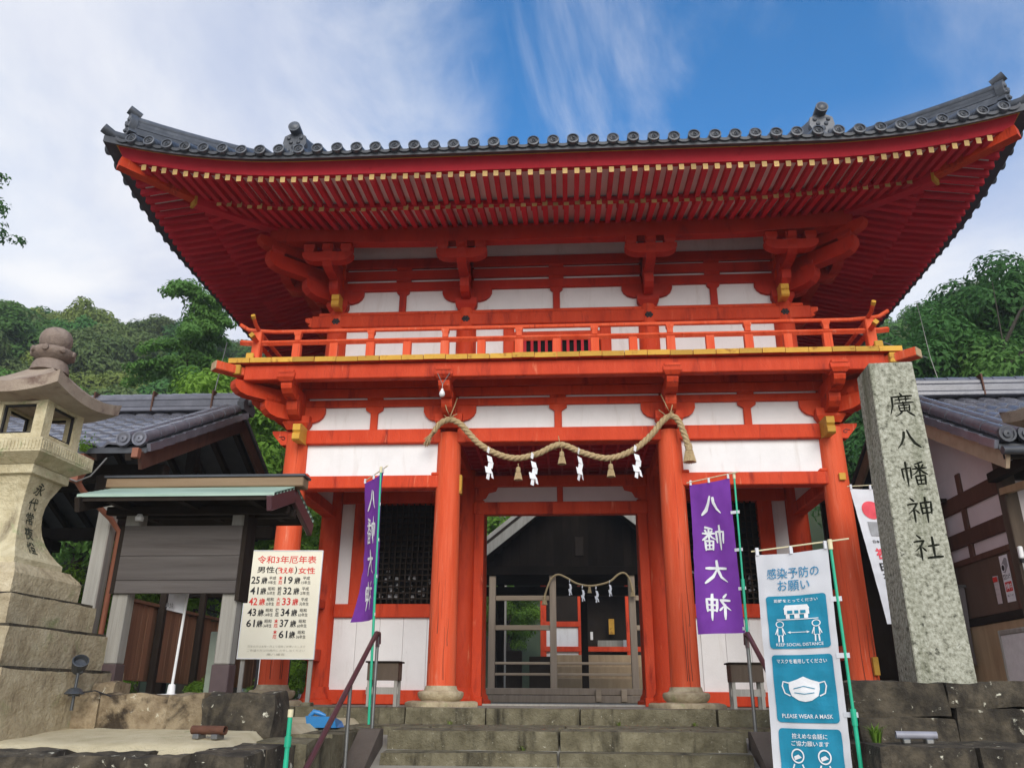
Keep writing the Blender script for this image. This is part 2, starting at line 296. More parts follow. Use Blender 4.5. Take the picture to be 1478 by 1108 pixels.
def thing(name, label, cat, loc=(0, 0, 0), rotz=0, group=None):
    o = bpy.data.objects.new(name, None); COL.objects.link(o); o.location = loc; o.rotation_euler = (0, 0, rotz); o.empty_display_size = .1
    return tag(o, label, cat, group)
T3 = Matrix.Translation
def rockmesh(name, sx, sy, sz, seed, amp, mats, n=4, roundness=.12):
    """a rough block: subdivided box, rounded a little and broken up by noise"""
    bm = bmesh.new(); bmesh.ops.create_cube(bm, size=1)
    bmesh.ops.subdivide_edges(bm, edges=bm.edges[:], cuts=n, use_grid_fill=True)
    for v in bm.verts:
        p_ = v.co.copy(); q = p_*2
        l = max(1e-6, (abs(q.x)**6+abs(q.y)**6+abs(q.z)**6)**(1/6)); q2 = q/l
        q = q.lerp(q2, roundness*3)
        c = Vector((q.x*sx/2, q.y*sy/2, q.z*sz/2))
        k = noise.noise_vector(c*3.1+Vector((seed*7.3, seed*1.7, 0)))*amp + noise.noise_vector(c*9+Vector((seed, seed*3.1, 4)))*amp*.45
        v.co = c+k
    me = bpy.data.meshes.new(name); bm.to_mesh(me); bm.free()
    me.materials.append(MT[mats]); me.polygons.foreach_set('use_smooth', [True]*len(me.polygons))
    try: me.set_sharp_from_angle(angle=R(38))
    except Exception: pass
    return me
# ------------------------------------------------------------------ writing
def text_tris(s, size=1.0, bold=0.0):
    c = bpy.data.curves.new('lettering', 'FONT'); c.body = s; c.size = size; c.resolution_u = 2; c.align_x = 'CENTER'; c.align_y = 'CENTER'; c.offset = bold
    o = bpy.data.objects.new('lettering', c); COL.objects.link(o)
    dg = bpy.context.evaluated_depsgraph_get(); me = bpy.data.meshes.new_from_object(o.evaluated_get(dg))
    bpy.data.objects.remove(o); bpy.data.curves.remove(c)
    V_ = [(v.co.x, v.co.y) for v in me.vertices]; F = [tuple(p_.vertices) for p_ in me.polygons]; bpy.data.meshes.remove(me)
    return V_, F
def fit(VF, cx_, cy_, w=None, h=None):
    V_, F = VF
    xs = [v[0] for v in V_]; ys = [v[1] for v in V_]; a, b, c, d = min(xs), max(xs), min(ys), max(ys)
    kx = w/(b-a) if w else None; ky = h/(d-c) if h else None
    if kx is None: kx = ky
    if ky is None: ky = kx
    return [((x-(a+b)/2)*kx+cx_, (y-(c+d)/2)*ky+cy_) for x, y in V_], F
STROKE = {
 '八': [[(40,24,6),(37,45,5.5),(26,70,4),(10,90,1.5)], [(52,16,3.5),(60,42,5),(74,70,6.5),(93,86,4)]],
 '大': [[(12,42,4.5),(50,36,4),(89,34,5.5)], [(50,8,5),(48,40,5),(34,72,4),(10,92,1.5)], [(51,40,3),(66,68,5.5),(93,90,4.5)]],
 '神': [[(20,6,3),(31,17,5)], [(8,31,4),(42,26,4)], [(41,27,4.5),(28,48,3.5),(7,66,1.5)], [(27,45,4.5),(27,96,4)], [(33,51,2.5),(44,63,4.5)],
        [(54,24,4),(56,67,4)], [(54,25,4),(91,21,4.5),(88,65,4)], [(57,45,3.2),(87,42,3.2)], [(57,64,3.5),(87,61,3.5)], [(72,4,5),(72,60,4.5),(71,99,3)]],
 '社': [[(20,6,3),(31,17,5)], [(8,31,4),(42,26,4)], [(41,27,4.5),(28,48,3.5),(7,66,1.5)], [(27,45,4.5),(27,96,4)], [(33,51,2.5),(44,63,4.5)],
        [(55,47,4),(91,42,4.5)], [(72,14,5),(72,86,4.5)], [(48,90,4.5),(97,85,6)]],
 '幡': [[(9,32,4),(12,74,3.5)], [(9,32,3.5),(41,27,4),(39,68,4)], [(25,6,5),(25,97,4)],
        [(86,5,4.5),(56,15,2.5)], [(48,33,3.8),(97,28,4.5)], [(72,12,4.5),(72,57,4)], [(57,20,2.5),(64,28,4)], [(88,16,4),(80,27,2)],
        [(70,34,4),(60,47,3),(45,57,1.5)], [(74,34,3),(85,46,4.5),(98,54,3.5)],
        [(55,61,3.5),(58,95,3.5)], [(56,62,3.5),(89,58,4),(87,93,4)], [(58,77,2.8),(87,75,2.8)], [(58,92,3),(87,91,3)], [(72,60,3.2),(72,92,3)]],
 '廣': [[(50,2,3),(57,13,5)], [(16,19,4),(92,14,5)], [(18,19,5),(17,55,4),(4,94,1.5)], [(30,30,3),(88,26,3.6)], [(44,20,3.5),(45,38,3)], [(70,18,3.5),(69,38,3)],
        [(24,46,3.2),(94,41,4.4)], [(57,38,3),(57,50,3)], [(39,53,3.2),(42,78,3.2)], [(40,54,3.2),(79,51,3.6),(77,77,3.4)], [(42,65,2.6),(76,63,2.6)], [(59,50,3),(59,77,2.8)], [(42,77,3),(77,75,3)],
        [(48,81,4),(38,91,3),(22,99,1.2)], [(68,80,2.5),(80,89,4.5),(92,98,3.5)]],
}
def ribbon(st):
    """one brush stroke as a ribbon: points left/right alternate along the stroke"""
    pts = []; n = len(st)
    for i in range(n-1):
        for k in range(4):
            t = k/4; pts.append(tuple(a+(b-a)*t for a, b in zip(st[i], st[i+1])))
    pts.append(st[-1])
    P = [Vector((x/100-.5, .5-y/100)) for x, y, w in pts]; Wd = [w/100*1.12 for x, y, w in pts]
    d0 = (P[1]-P[0]).normalized(); d1 = (P[-1]-P[-2]).normalized()
    P[0] = P[0]-d0*Wd[0]*.5; P[-1] = P[-1]+d1*Wd[-1]*.7; Wd[-1] *= .55; Wd[0] *= .75
    V_ = []
    for i in range(len(P)):
        t = (P[min(i+1, len(P)-1)]-P[max(i-1, 0)]).normalized(); nn = Vector((-t.y, t.x))
        V_ += [tuple(P[i]+nn*Wd[i]), tuple(P[i]-nn*Wd[i])]
    return V_, [(2*i, 2*i+1, 2*i+3, 2*i+2) for i in range(len(P)-1)]
def brush(ch):
    """one brush-written character on a unit square centred on 0, as 2D polygons"""
    return merge2(*[ribbon(st) for st in STROKE[ch]])
def flat_obj(name, VF, mapf, mat, parent, lift=0.0, maxedge=None, jitter=True):
    """lay 2D polygons on a surface through mapf(x, y, lift) -> 3D"""
    V_, F = VF
    if maxedge:
        bm = bmesh.new(); vs_ = [bm.verts.new((x, y, 0)) for x, y in V_]
        for f in F:
            try: bm.faces.new([vs_[i] for i in f])
            except ValueError: pass
        bmesh.ops.triangulate(bm, faces=bm.faces[:])
        for _ in range(4):
            es = [e for e in bm.edges if e.calc_length() > maxedge]
            if not es: break
            bmesh.ops.subdivide_edges(bm, edges=es, cuts=1)
            bmesh.ops.triangulate(bm, faces=[f for f in bm.faces if len(f.verts) > 3])
        bm.verts.index_update()
        V_ = [(v.co.x, v.co.y) for v in bm.verts]; F = [tuple(v.index for v in f.verts) for f in bm.faces]; bm.free()
    b = MB(); b.add([mapf(x, y, lift) for x, y in V_], F)
    return b.obj(name, mat, parent)
def rect2(x0, x1, y0, y1, r=0, n=5):
    if r <= 0: return [(x0,y0),(x1,y0),(x1,y1),(x0,y1)], [(0,1,2,3)]
    V_ = []
    for cx_, cy_, a0 in ((x1-r,y0+r,-90),(x1-r,y1-r,0),(x0+r,y1-r,90),(x0+r,y0+r,180)):
        for k in range(n+1): a = R(a0+90*k/n); V_.append((cx_+r*cos(a), cy_+r*sin(a)))
    return V_, [tuple(range(len(V_)))]
def disc2(cx_, cy_, r, n=28): return [(cx_+r*cos(2*pi*k/n), cy_+r*sin(2*pi*k/n)) for k in range(n)], [tuple(range(n))]
def ring2(cx_, cy_, r, w, n=24):
    V_ = [(cx_+(r+s_*w)*cos(2*pi*k/n), cy_+(r+s_*w)*sin(2*pi*k/n)) for k in range(n) for s_ in (-.5, .5)]
    return V_, [(2*k, 2*k+1, (2*k+3) % (2*n), (2*k+2) % (2*n)) for k in range(n)]
def line2(pts, w):
    V_ = []; F = []
    for i in range(len(pts)):
        a = Vector(pts[max(0, i-1)]); b = Vector(pts[min(len(pts)-1, i+1)]); t = (b-a).normalized(); n_ = Vector((-t.y, t.x))*w/2; q = Vector(pts[i])
        V_ += [tuple(q+n_), tuple(q-n_)]
    return V_, [(2*i, 2*i+1, 2*i+3, 2*i+2) for i in range(len(pts)-1)]
def merge2(*vfs):
    V_ = []; F = []
    for v, f in vfs: o = len(V_); V_ += list(v); F += [tuple(i+o for i in q) for q in f]
    return V_, F
# ================================================================== GROUND, TERRACES, STEPS
def sst(a, b, x):
    t = max(0, min(1, (x-a)/(b-a))); return t*t*(3-2*t)
def ground_z(x, y):
    base = -1.45 if y < -6.2 else (-1.45+(y+6.2)/3*1.2 if y < -3.2 else -.25)
    if y > 4.4: base = -.25+.22*sst(4.4, 5.2, y)
    dl = -x*.62+y*.78; dr = x*.66+y*.75
    h = max(28.5*sst(19, 78, dl) if x < 8 or y > 30 else 0, 27*sst(22, 70, dr) if x > -4 or y > 30 else 0)
    h += (noise.noise(Vector((x*.05, y*.05, 0)))*1.6) * sst(24, 40, max(dl, dr))
    return base+h
b = MB(); xs = []; ys = []
x = -128
while x < 129: xs.append(x); x += 1.0 if -8 <= x < 8 else 4
y = -70
while y < 133: ys.append(y); y += 1.0 if -14 <= y < 8 else 4
for y in ys:
    for x in xs: b.v.append((x, y, ground_z(x, y)))
nx = len(xs)
for j in range(len(ys)-1):
    for i in range(nx-1):
        b.f.append((j*nx+i, j*nx+i+1, (j+1)*nx+i+1, (j+1)*nx+i)); b.m.append(1 if (ys[j] > 16 or (abs(xs[i]) > 14 and ys[j] > 2)) else 0)
tag(b.obj('ground', ['floor', 'forest'], smooth=60), kind='structure')

# gate platform: edge stones in front, earthen floor inside
plat = MB().box(-5.6, 5.6, -1.30, 6.0, -.24, -.008).obj('platform', 'floor'); tag(plat, kind='structure')
rng = random.Random(3)
def stone_row(parent, x0, x1, y0, y1, z0, z1, wmin, wmax, matn, amp=.012, name='edge_stone', n=5):
    x = x0; k = 0
    while x < x1-.05:
        w = min(rng.uniform(wmin, wmax), x1-x)
        if x1-(x+w) < wmin*.5: w = x1-x
        me = rockmesh(name, w-.005, y1-y0, z1-z0, rng.random()*90, amp, matn, n, .03)
        put(name, me, parent, T3((x+w/2, (y0+y1)/2, (z0+z1)/2))); x += w; k += 1
stone_row(plat, -5.2, 5.2, -1.62, -1.28, -.30, 0, .9, 1.5, 'stepstone')
# stone steps: landing at -0.17 and the flight down to the street
steps = MB().box(-2.1, 2.1, -5.6, -1.60, -1.7, -1.4).obj('stone_steps', 'floor'); tag(steps, kind='structure')
stone_row(steps, -2.6, 2.6, -2.45, -1.58, -.5, -.17, .9, 1.6, 'stepstone', .010)
stone_row(steps, -1.62, 1.68, -3.28, -2.44, -.7, -.172, 1.0, 1.7, 'stepstone', .012, 'tread_stone')
z = -.34; yf = -3.62
for k in range(7):
    stone_row(steps, -1.60, 1.66, yf, yf+.40, z-.5, z, 1.0, 1.8, 'stepstone', .010, 'tread_stone'); z -= .17; yf -= .345
for sx in (-1, 1):               # sloping cheek stones either side of the flight
    x0 = -1.86 if sx < 0 else 1.70; b = MB()
    b.prism([(-6.2, -1.62), (-3.2, -1.62), (-3.2, -.165), (-3.32, -.165), (-6.2, -1.60)], x0, x0+.2, mat=Matrix(((0, 1, 0, 0), (1, 0, 0, 0), (0, 0, 1, 0), (0, 0, 0, 1))))
    b.obj('cheek_stone', 'cheek', steps)

# left terrace: retaining wall of dark stones with a sandy top
terr = thing('retaining_wall', 'low wall of black stained stones under the sandy ledge left of the steps', 'stone wall', (0, 0, 0))
# core set inside the facing stones
MB().box(-9.6, -2.1, -5.5, -1.4, -1.6, -.30).obj('wall_core', 'rockdark', terr)
x = -7.6
while x < -2.4:
    w = rng.uniform(.32, .62)
    if x+w > -2.45: w = -2.3-x
    h1 = rng.uniform(.30, .48)
    for zt, hh in ((-.215, h1), (-.215-h1, .95-h1)):
        me = rockmesh('wall_stone', w-.006, .45, hh-.006, rng.random()*90, .042, 'rockdark', 8, .11)
        put('wall_stone', me, terr, T3((x+w/2, -5.78+(rng.random()-.5)*.08, zt-hh/2+rng.uniform(-.03, -.004))))
    x += w
for (px, py, w, d, zt) in ((-2.14, -5.72, .42, .42, -.225), (-2.12, -5.3, .42, .62, -.205), (-2.02, -4.62, .36, .82, -.19), (-2.05, -3.75, .36, .92, -.175), (-2.2, -2.9, .5, .85, -.172)):
    for q in (0, 1):
        me = rockmesh('wall_stone', w, d, .66, rng.random()*90, .025, 'stepstone' if py > -5 else 'rockdark', 6, .08)
        put('wall_stone', me, terr, T3((px, py, zt-.33-.66*q)))
b = MB(); n = 40
for j in range(21):
    for i in range(n+1):
        X = -9.5+7.35*i/n+.05*noise.noise(Vector((j*.9, 3, 1))); Y = -5.66+4.2*max(j-.6, 0)/20+.07*noise.noise(Vector((i*.8, j*.5, 7)))
        b.v.append((X, Y, -.200+.075*max(0, min(1, (Y+5.5)/1.0))+.03*noise.noise(Vector((X*.8, Y*.8, 2)))+.012*noise.noise(Vector((X*4, Y*4, 2)))+(-.16 if j == 0 or i == n else -.015 if j == 1 else 0)))
for j in range(20):
    for i in range(n): b.f.append((j*(n+1)+i, j*(n+1)+i+1, (j+1)*(n+1)+i+1, (j+1)*(n+1)+i)); b.m.append(0)
tag(b.obj('sandy_terrace', 'sand', smooth=60), kind='structure')

# left rock kerb that carries the notice board
rk = thing('rock_kerb', 'rough kerb of brown and black rocks beneath the roofed notice board', 'stone wall', (0, 0, 0))
MB().box(-4.2, -2.75, -4.3, -3.2, -.3, .08).obj('kerb_core', 'rockmix', rk)
put('earth_top', MB().box(-4.2, -2.62, -4.3, -3.3, .08, .105).mesh('earth_top', 'floor'), rk)
for (x0, w, zt, mt_) in ((-4.12, .20, .06, 'rockmix'), (-3.93, .26, .12, 'rockmix'), (-3.68, .62, .12, 'rockmix'), (-3.08, .02, .1, 'rockmix'), (-3.07, .28, .13, 'rockmix'), (-2.80, .57, .125, 'rockdark')):
    if w < .1: continue
    me = rockmesh('rock', w, .42, zt+.26, rng.random()*90, .045, mt_, 11, .08)
    put('rock', me, rk, T3((x0+w/2, -4.44+rng.uniform(-.03, .03), (zt-.26)/2)))
for (px, py, pz, sx_, sz_) in ((-4.02, -4.55, -.12, .22, .16), (-4.16, -4.6, -.16, .2, .1), (-3.74, -4.35, .14, .2, .12), (-2.62, -4.0, -.03, .4, .30), (-2.80, -3.5, -.03, .4, .30)):
    put('rock', rockmesh('rock', sx_, .32 if py > -4.2 else .26, sz_, rng.random()*90, .03, 'rockmix' if px < -2.5 else 'rockdark', 6, .12), rk, T3((px, py, pz)))
for (px, py, s_) in ((-4.55, -5.25, .16), (-4.3, -5.2, .13)):
    tag(put('edge_boulder', rockmesh('edge_boulder', s_*1.6, s_, s_*.8, rng.random()*90, .02, 'lanternbase', 6, .2), None, T3((px, py, -.15))), 'small ochre stone lying against the foot of the left lantern pedestal' if px < -4.4 else 'flat ochre stone beside the pedestal corner near the sandy ledge', 'stone')

# right stone walls
rw = thing('stone_wall', 'tall black stained stone wall under the inscribed pillar', 'stone wall', (0, 0, 0))
MB().box(2.45, 9.5, -4.25, -2.0, -1.5, .22).obj('wall_core', 'rockdark', rw)
x = 2.20
for k, w in enumerate((.72, .66, .58, .8, .75, .7, .8, .75, .8, .7)):
    h1 = rng.uniform(.20, .30); zt = .245 if k < 3 else .26
    for (z0, z1) in ((-.30+.1*(k % 2), -.08+.07*((k+1) % 3)), ):
        put('wall_stone', rockmesh('wall_stone', w-.004, .5, zt-(z1), rng.random()*90, .022, 'rockdark', 7, .05), rw, T3((x+w/2, -4.38, (zt+z1)/2)))
        put('wall_stone', rockmesh('wall_stone', w-.004, .5, z1-.003+.5, rng.random()*90, .022, 'rockdark', 7, .05), rw, T3((x+w/2+.03, -4.41, (z1-.5)/2)))
    x += w
for k in range(3):
    put('wall_stone', rockmesh('wall_stone', .45, .7, .9, rng.random()*90, .02, 'rockdark', 6, .05), rw, T3((2.42, -3.85+.7*k, -.2)))
lw = thing('ledge_wall', 'low black stone wall with a narrow ledge right of the blue and white banner', 'stone wall', (0, 0, 0))
MB().box(2.2, 9.5, -5.0, -4.4, -1.6, -.2).obj('wall_core', 'rockdark', lw)
x = 2.12
while x < 9.2:
    w = rng.uniform(.5, .85)
    for zc in (-.46, -1.05):
        put('wall_stone', rockmesh('wall_stone', w-.012, .85, .58, rng.random()*90, .022, 'rockdark', 7, .05), lw, T3((x+w/2, -4.88, zc)))
    x += w
# ================================================================== THE GATE
gate = thing('shrine_gate', 'two storey vermilion shrine gate with tiled upturned roof and railed balcony', 'gate')
WX, SX, D = 1.60, 3.87, 2.1
UX, UI, UY, UD = 3.53, 1.44, .34, 3.86         # upper columns
def part(mb, name, mats='verm', smooth=None, parent=None): return mb.obj(name, mats, parent or gate, smooth)
# ---- lower columns on stone bases
prof = [(.192, .25), (.192, .30)]+[(.192-.026*(k/8)**1.6, .3+3.42*k/8) for k in range(1, 9)]
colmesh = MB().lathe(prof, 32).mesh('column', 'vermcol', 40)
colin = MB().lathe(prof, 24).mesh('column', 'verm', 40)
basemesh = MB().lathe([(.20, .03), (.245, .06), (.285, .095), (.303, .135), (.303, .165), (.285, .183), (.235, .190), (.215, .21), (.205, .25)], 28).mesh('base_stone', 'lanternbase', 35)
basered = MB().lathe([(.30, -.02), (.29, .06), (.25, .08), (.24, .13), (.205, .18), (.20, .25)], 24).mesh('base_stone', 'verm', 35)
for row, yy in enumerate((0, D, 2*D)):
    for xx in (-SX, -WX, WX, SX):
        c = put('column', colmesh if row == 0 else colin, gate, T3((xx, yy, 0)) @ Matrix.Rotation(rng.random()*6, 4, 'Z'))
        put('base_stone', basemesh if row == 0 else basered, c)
        if row == 0: put('footing_stone', rockmesh('footing_stone', .82, .80, .11, rng.random()*90, .016, 'lanternbase', 7, .33), c, T3((0, 0, .010)))
ck = random.Random(12)
for i_, xx in enumerate((-SX, -WX, WX, SX)):
    for k in range(4):
        a = -pi/2+ck.uniform(-.9, .9); z0 = ck.choice((.32, .32, ck.uniform(.5, 1.6))); L_ = ck.uniform(.35, 1.2); P_ = []
        for q in range(9):
            t = q/8; z_ = z0+L_*t; r_ = .192-.026*max(0, (z_-.3)/3.42)**1.6+.0008; aa = a+.03*sin(t*7+k)+ck.uniform(-.012, .012); P_.append((xx+r_*cos(aa), r_*sin(aa), z_))
        MB().tube(P_, [.0035*(1-q/9)+.0008 for q in range(9)], 4).obj('paint_crack', 'brownwood', gate)
# ---- lower beams
def bx(name, x0, x1, y0, y1, z0, z1, m_='verm', ch=.012, parent=None):
    return MB().box(x0, x1, y0, y1, z0, z1, ch=ch).obj(name, m_, parent or gate)
def cutxs(a, b_, cols, r): # split a run between columns
    pts = [a]+cols+[b_]; return [(p_+r, q-r) for p_, q in zip(pts[:-1], pts[1:])]
for (x0, x1) in ((-SX+.12, -WX-.12), (-WX+.12, WX-.12), (WX+.12, SX-.12)):
    bx('tie_beam', x0, x1, -.11, .11, 3.57, 3.785)
    bx('bracket_wall_panel', x0, x1, -.03, .03, 3.78, 4.47, 'plaster', 0)
    if x0*x1 > 0:
        bx('lower_tie_beam', x0, x1, -.115, .115, 2.90, 3.085)
        bx('white_panel', x0, x1, -.028, .032, 3.08, 3.575, 'plaster', 0)
        for e_ in (x0+.06, x1-.06): bx('beam_haunch', e_-.055, e_+.055, -.12, .10, 3.08, 3.125)
    mx = (x0+x1)/2
    st = MB().box(mx-.055, mx+.055, -.075, .05, 3.785, 4.14, ch=.008)
    st.prism([(mx-.055, 4.05), (mx+.055, 4.05), (mx+.13, 4.10), (mx+.13, 4.148), (mx-.13, 4.148), (mx-.13, 4.10)], -.078, .05)
    st = part(st, 'bracket_strut'); put('spacer_block', MB().box(mx-.12, mx+.12, -.076, .05, 4.262, 4.30, ch=.01).mesh('spacer_block', 'verm'), st)
    bx('bracket_beam', x0-.1, x1+.1, -.085, .085, 4.15, 4.26); bx('bracket_beam', x0-.1, x1+.1, -.085, .085, 4.30, 4.44)
for sx in (-1, 1):             # carved beam noses beyond the corner columns, and yellow capped noses to the front
    mm = Matrix.Scale(sx, 4, (1, 0, 0))
    b = MB(); b.prism([(3.87, 3.57), (4.10, 3.57), (4.13, 3.61), (4.20, 3.69), (4.24, 3.74), (4.25, 3.785), (3.87, 3.785)], -.075, .075, mat=mm)
    part(b, 'carved_beam_nose')
    b = MB(); b.tube([(sx*4.10, -.078, 3.67), (sx*4.08, -.079, 3.65), (sx*4.055, -.079, 3.655), (sx*4.05, -.079, 3.68), (sx*4.08, -.079, 3.70), (sx*4.14, -.079, 3.69)], .006, 5); part(b, 'scroll_line', 'bronze')
    b = MB(); b.prism([(-.40, 3.54), (-.43, 3.56), (-.43, 3.64), (-.40, 3.66), (-.43, 3.69), (-.43, 3.78), (-.38, 3.80), (0, 3.80), (0, 3.57)], -.055, .055, mat=Matrix(((0, 1, 0, sx*3.77), (1, 0, 0, 0), (0, 0, 1, 0), (0, 0, 0, 1))))
    part(b, 'yellow_beam_nose', 'gold')
    # side beams from front to rear
    for (y0, y1) in ((.12, D-.12), (D+.12, 2*D-.12)):
        bx('side_tie_beam', sx*SX-.10, sx*SX+.10, y0, y1, 3.57, 3.785); bx('side_lower_beam', sx*SX-.10, sx*SX+.10, y0, y1, 2.90, 3.085)
        bx('side_panel', sx*SX-.03, sx*SX+.03, y0, y1, 3.08, 3.575, 'plaster', 0); bx('side_bracket_panel', sx*SX-.03, sx*SX+.03, y0, y1, 3.78, 4.47, 'plaster', 0)
        bx('side_bracket_beam', sx*SX-.08, sx*SX+.08, y0-.2, y1+.2, 4.15, 4.26); bx('side_bracket_beam', sx*SX-.08, sx*SX+.08, y0-.2, y1+.2, 4.30, 4.44)
        bx('porch_beam', sx*WX-.09, sx*WX+.09, y0, y1, 3.57, 3.785)
    for (y0, y1) in ((D+.15, 2*D-.15),):
        bx('side_wall', sx*SX-.03, sx*SX+.03, y0, y1, .2, 2.9, 'plaster', 0); bx('side_sill', sx*SX-.1, sx*SX+.1, y0, y1, 0, .21); bx('side_rail', sx*SX-.1, sx*SX+.1, y0, y1, 1.3, 1.5)
    bx('front_side_rail', sx*SX-.06, sx*SX+.06, .17, D-.17, .62, .80)
    bx('front_side_rail', sx*SX-.06, sx*SX+.06, .17, D-.17, 1.42, 1.55)
# ---- middle row: lattice compartments left and right, door frame in the centre
for sx in (-1, 1):
    def mbx(name, x0, x1, z0, z1, m_='verm', y0=D-.07, y1=D+.07, ch=.01): return bx(name, min(sx*x0, sx*x1), max(sx*x0, sx*x1), y0, y1, z0, z1, m_, ch)
    mbx('sill_beam', 1.78, 3.69, 0, .21, y0=D-.11, y1=D+.11)
    mbx('dado_rail', 1.78, 3.69, 1.30, 1.51, y0=D-.10, y1=D+.10); mbx('head_beam', 1.78, 3.69, 3.16, 3.36, y0=D-.10, y1=D+.10)
    mbx('upper_panel', 1.78, 3.69, 3.35, 3.6, 'plaster', D-.03, D+.03, 0)
    w_ = (3.69-1.78)/5
    for k in range(5): mbx('dado_board', 1.78+w_*k+.002, 1.78+w_*(k+1)-.002, .205, 1.305, 'plaster', D-.035, D+.03, .004)
    mbx('white_reveal', 3.47, 3.69, 1.50, 3.17, 'plaster', D-.03, D+.03, 0); mbx('reveal_post', 3.23, 3.47, 1.505, 3.165)
    # lattice
    L = MB()
    x = 1.80
    while x < 3.2: L.box(sx*x-.012, sx*x+.012, D-.045, D-.012, 1.51, 3.16); x += .095
    lat = part(L, 'lattice_bars', 'darkwood')
    L = MB(); z = 1.60
    while z < 3.12: L.box(min(sx*1.79, sx*3.22), max(sx*1.79, sx*3.22), D-.03, D-.002, z-.012, z+.012); z += .095
    part(L, 'lattice_crossbars', 'darkwood')
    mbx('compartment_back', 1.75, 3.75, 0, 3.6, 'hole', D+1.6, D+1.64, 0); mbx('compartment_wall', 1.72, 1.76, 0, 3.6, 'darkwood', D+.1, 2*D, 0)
    # folded paper strips and votive slips pinned inside the lower lattice
    for k in range(26):
        xx = sx*rng.uniform(1.9, 3.1); zz = 1.6+abs(rng.gauss(0, .28)); 
        if zz > 2.2: continue
        b = MB(); a = rng.uniform(-.6, .6); s_ = rng.uniform(.035, .06)
        b.box(-s_/2, s_/2, -.003, .003, -.035, .035, mat=T3((xx, D+.035+rng.uniform(0, .04), zz)) @ Matrix.Rotation(a, 4, 'Y')); part(b, 'paper_slip', 'greyprint')
    mbx('door_post', 1.27, 1.43, .02, 3.20, y0=D-.08, y1=D+.12); mbx('door_post_block', 1.25, 1.45, -.01, .12, y0=D-.10, y1=D+.14)
bx('door_lintel', -1.45, 1.45, D-.09, D+.09, 2.96, 3.17); bx('door_head_beam', -1.45, 1.45, D-.10, D+.10, 3.43, 3.62)
bx('transom_strut', -.05, .05, D-.06, D+.06, 3.165, 3.435)
for (x0, x1) in ((-1.3, -.05), (.05, 1.3)): bx('transom_panel', x0, x1, D-.025, D+.03, 3.165, 3.435, 'offwhite', 0)
for sx in (-1, 1):
    b = MB(); b.prism([(1.43, 3.17), (1.43, 3.43), (1.05, 3.43), (1.08, 3.36), (1.2, 3.33), (1.25, 3.24)][::1], D-.05, D+.04, mat=Matrix.Scale(sx, 4, (1, 0, 0))); part(b, 'transom_corner_bracket')
bx('threshold', -1.27, 1.27, D-.05, D+.06, -.03, .02, 'oldwood')
# coffered porch ceiling
bx('porch_ceiling', -SX+.1, SX-.1, .1, 2*D, 3.80, 3.83, 'crimson', 0)
b = MB(); x = -3.7
while x < 3.75: b.box(x-.02, x+.02, .1, 2*D, 3.74, 3.80); x += .22
part(b, 'ceiling_ribs', 'crimson')
b = MB(); y = .25
while y < 2*D: b.box(-3.75, 3.75, y-.02, y+.02, 3.742, 3.798); y += .22
part(b, 'ceiling_cross_ribs', 'crimson')
for (x0, x1) in ((-SX+.15, -WX-.15), (WX+.15, SX-.15)): bx('rear_wall', x0, x1, 2*D-.03, 2*D+.03, .2, 3.6, 'plaster', 0)
for (x0, x1) in ((-SX+.12, -WX-.12), (-WX+.12, WX-.12), (WX+.12, SX-.12)):
    bx('rear_tie_beam', x0, x1, 2*D-.11, 2*D+.11, 3.57, 3.785); bx('rear_bracket_wall', x0, x1, 2*D-.03, 2*D+.03, 3.78, 4.47, 'plaster', 0)
# yellow wedge caps on the outer columns (beam pegs)
for (x_, y_, z_, m4) in ((3.90, -.205, 2.98, .045), (4.07, 0, .5, .0), (-1.40, 0, 2.95, 0)):
    if m4: b = MB().box(x_-.045, x_+.045, y_-.012, y_+.02, z_-.05, z_+.05, ch=.006)
    elif x_ > 0: b = MB().box(3.94, 4.01, -.235, -.15, .40, .62, ch=.006)
    else: b = MB().box(-1.435, -1.395, -.05, .05, 2.82, 3.10, ch=.006)
    part(b, 'yellow_peg_cap', 'gold')

# ---- bracket sets
def masu(w, h, z0): # bearing block, tapered below
    return [(w*.36, w*.36, z0), (w*.5, w*.5, z0+h*.45), (w*.5, w*.5, z0+h)]
def arm(L, z0, z1):
    h = z1-z0
    return [(-L, z0+h*.62), (-L+.03, z0+h*.35), (-L+.09, z0+h*.12), (-L+.18, z0), (L-.18, z0), (L-.09, z0+h*.12), (L-.03, z0+h*.35), (L, z0+h*.62), (L, z1), (-L, z1)]
def nose(Lo, z0, z1, inn=.1): # arm reaching outward (local +t), rounded below its end
    h = z1-z0
    return [(-inn, z0), (Lo-.20, z0), (Lo-.09, z0+h*.14), (Lo-.02, z0+h*.42), (Lo, z0+h*.66), (Lo, z1), (-inn, z1)]
ROT_T = Matrix(((0, 1, 0, 0), (1, 0, 0, 0), (0, 0, 1, 0), (0, 0, 0, 1)))     # (t,z) profile -> along local y
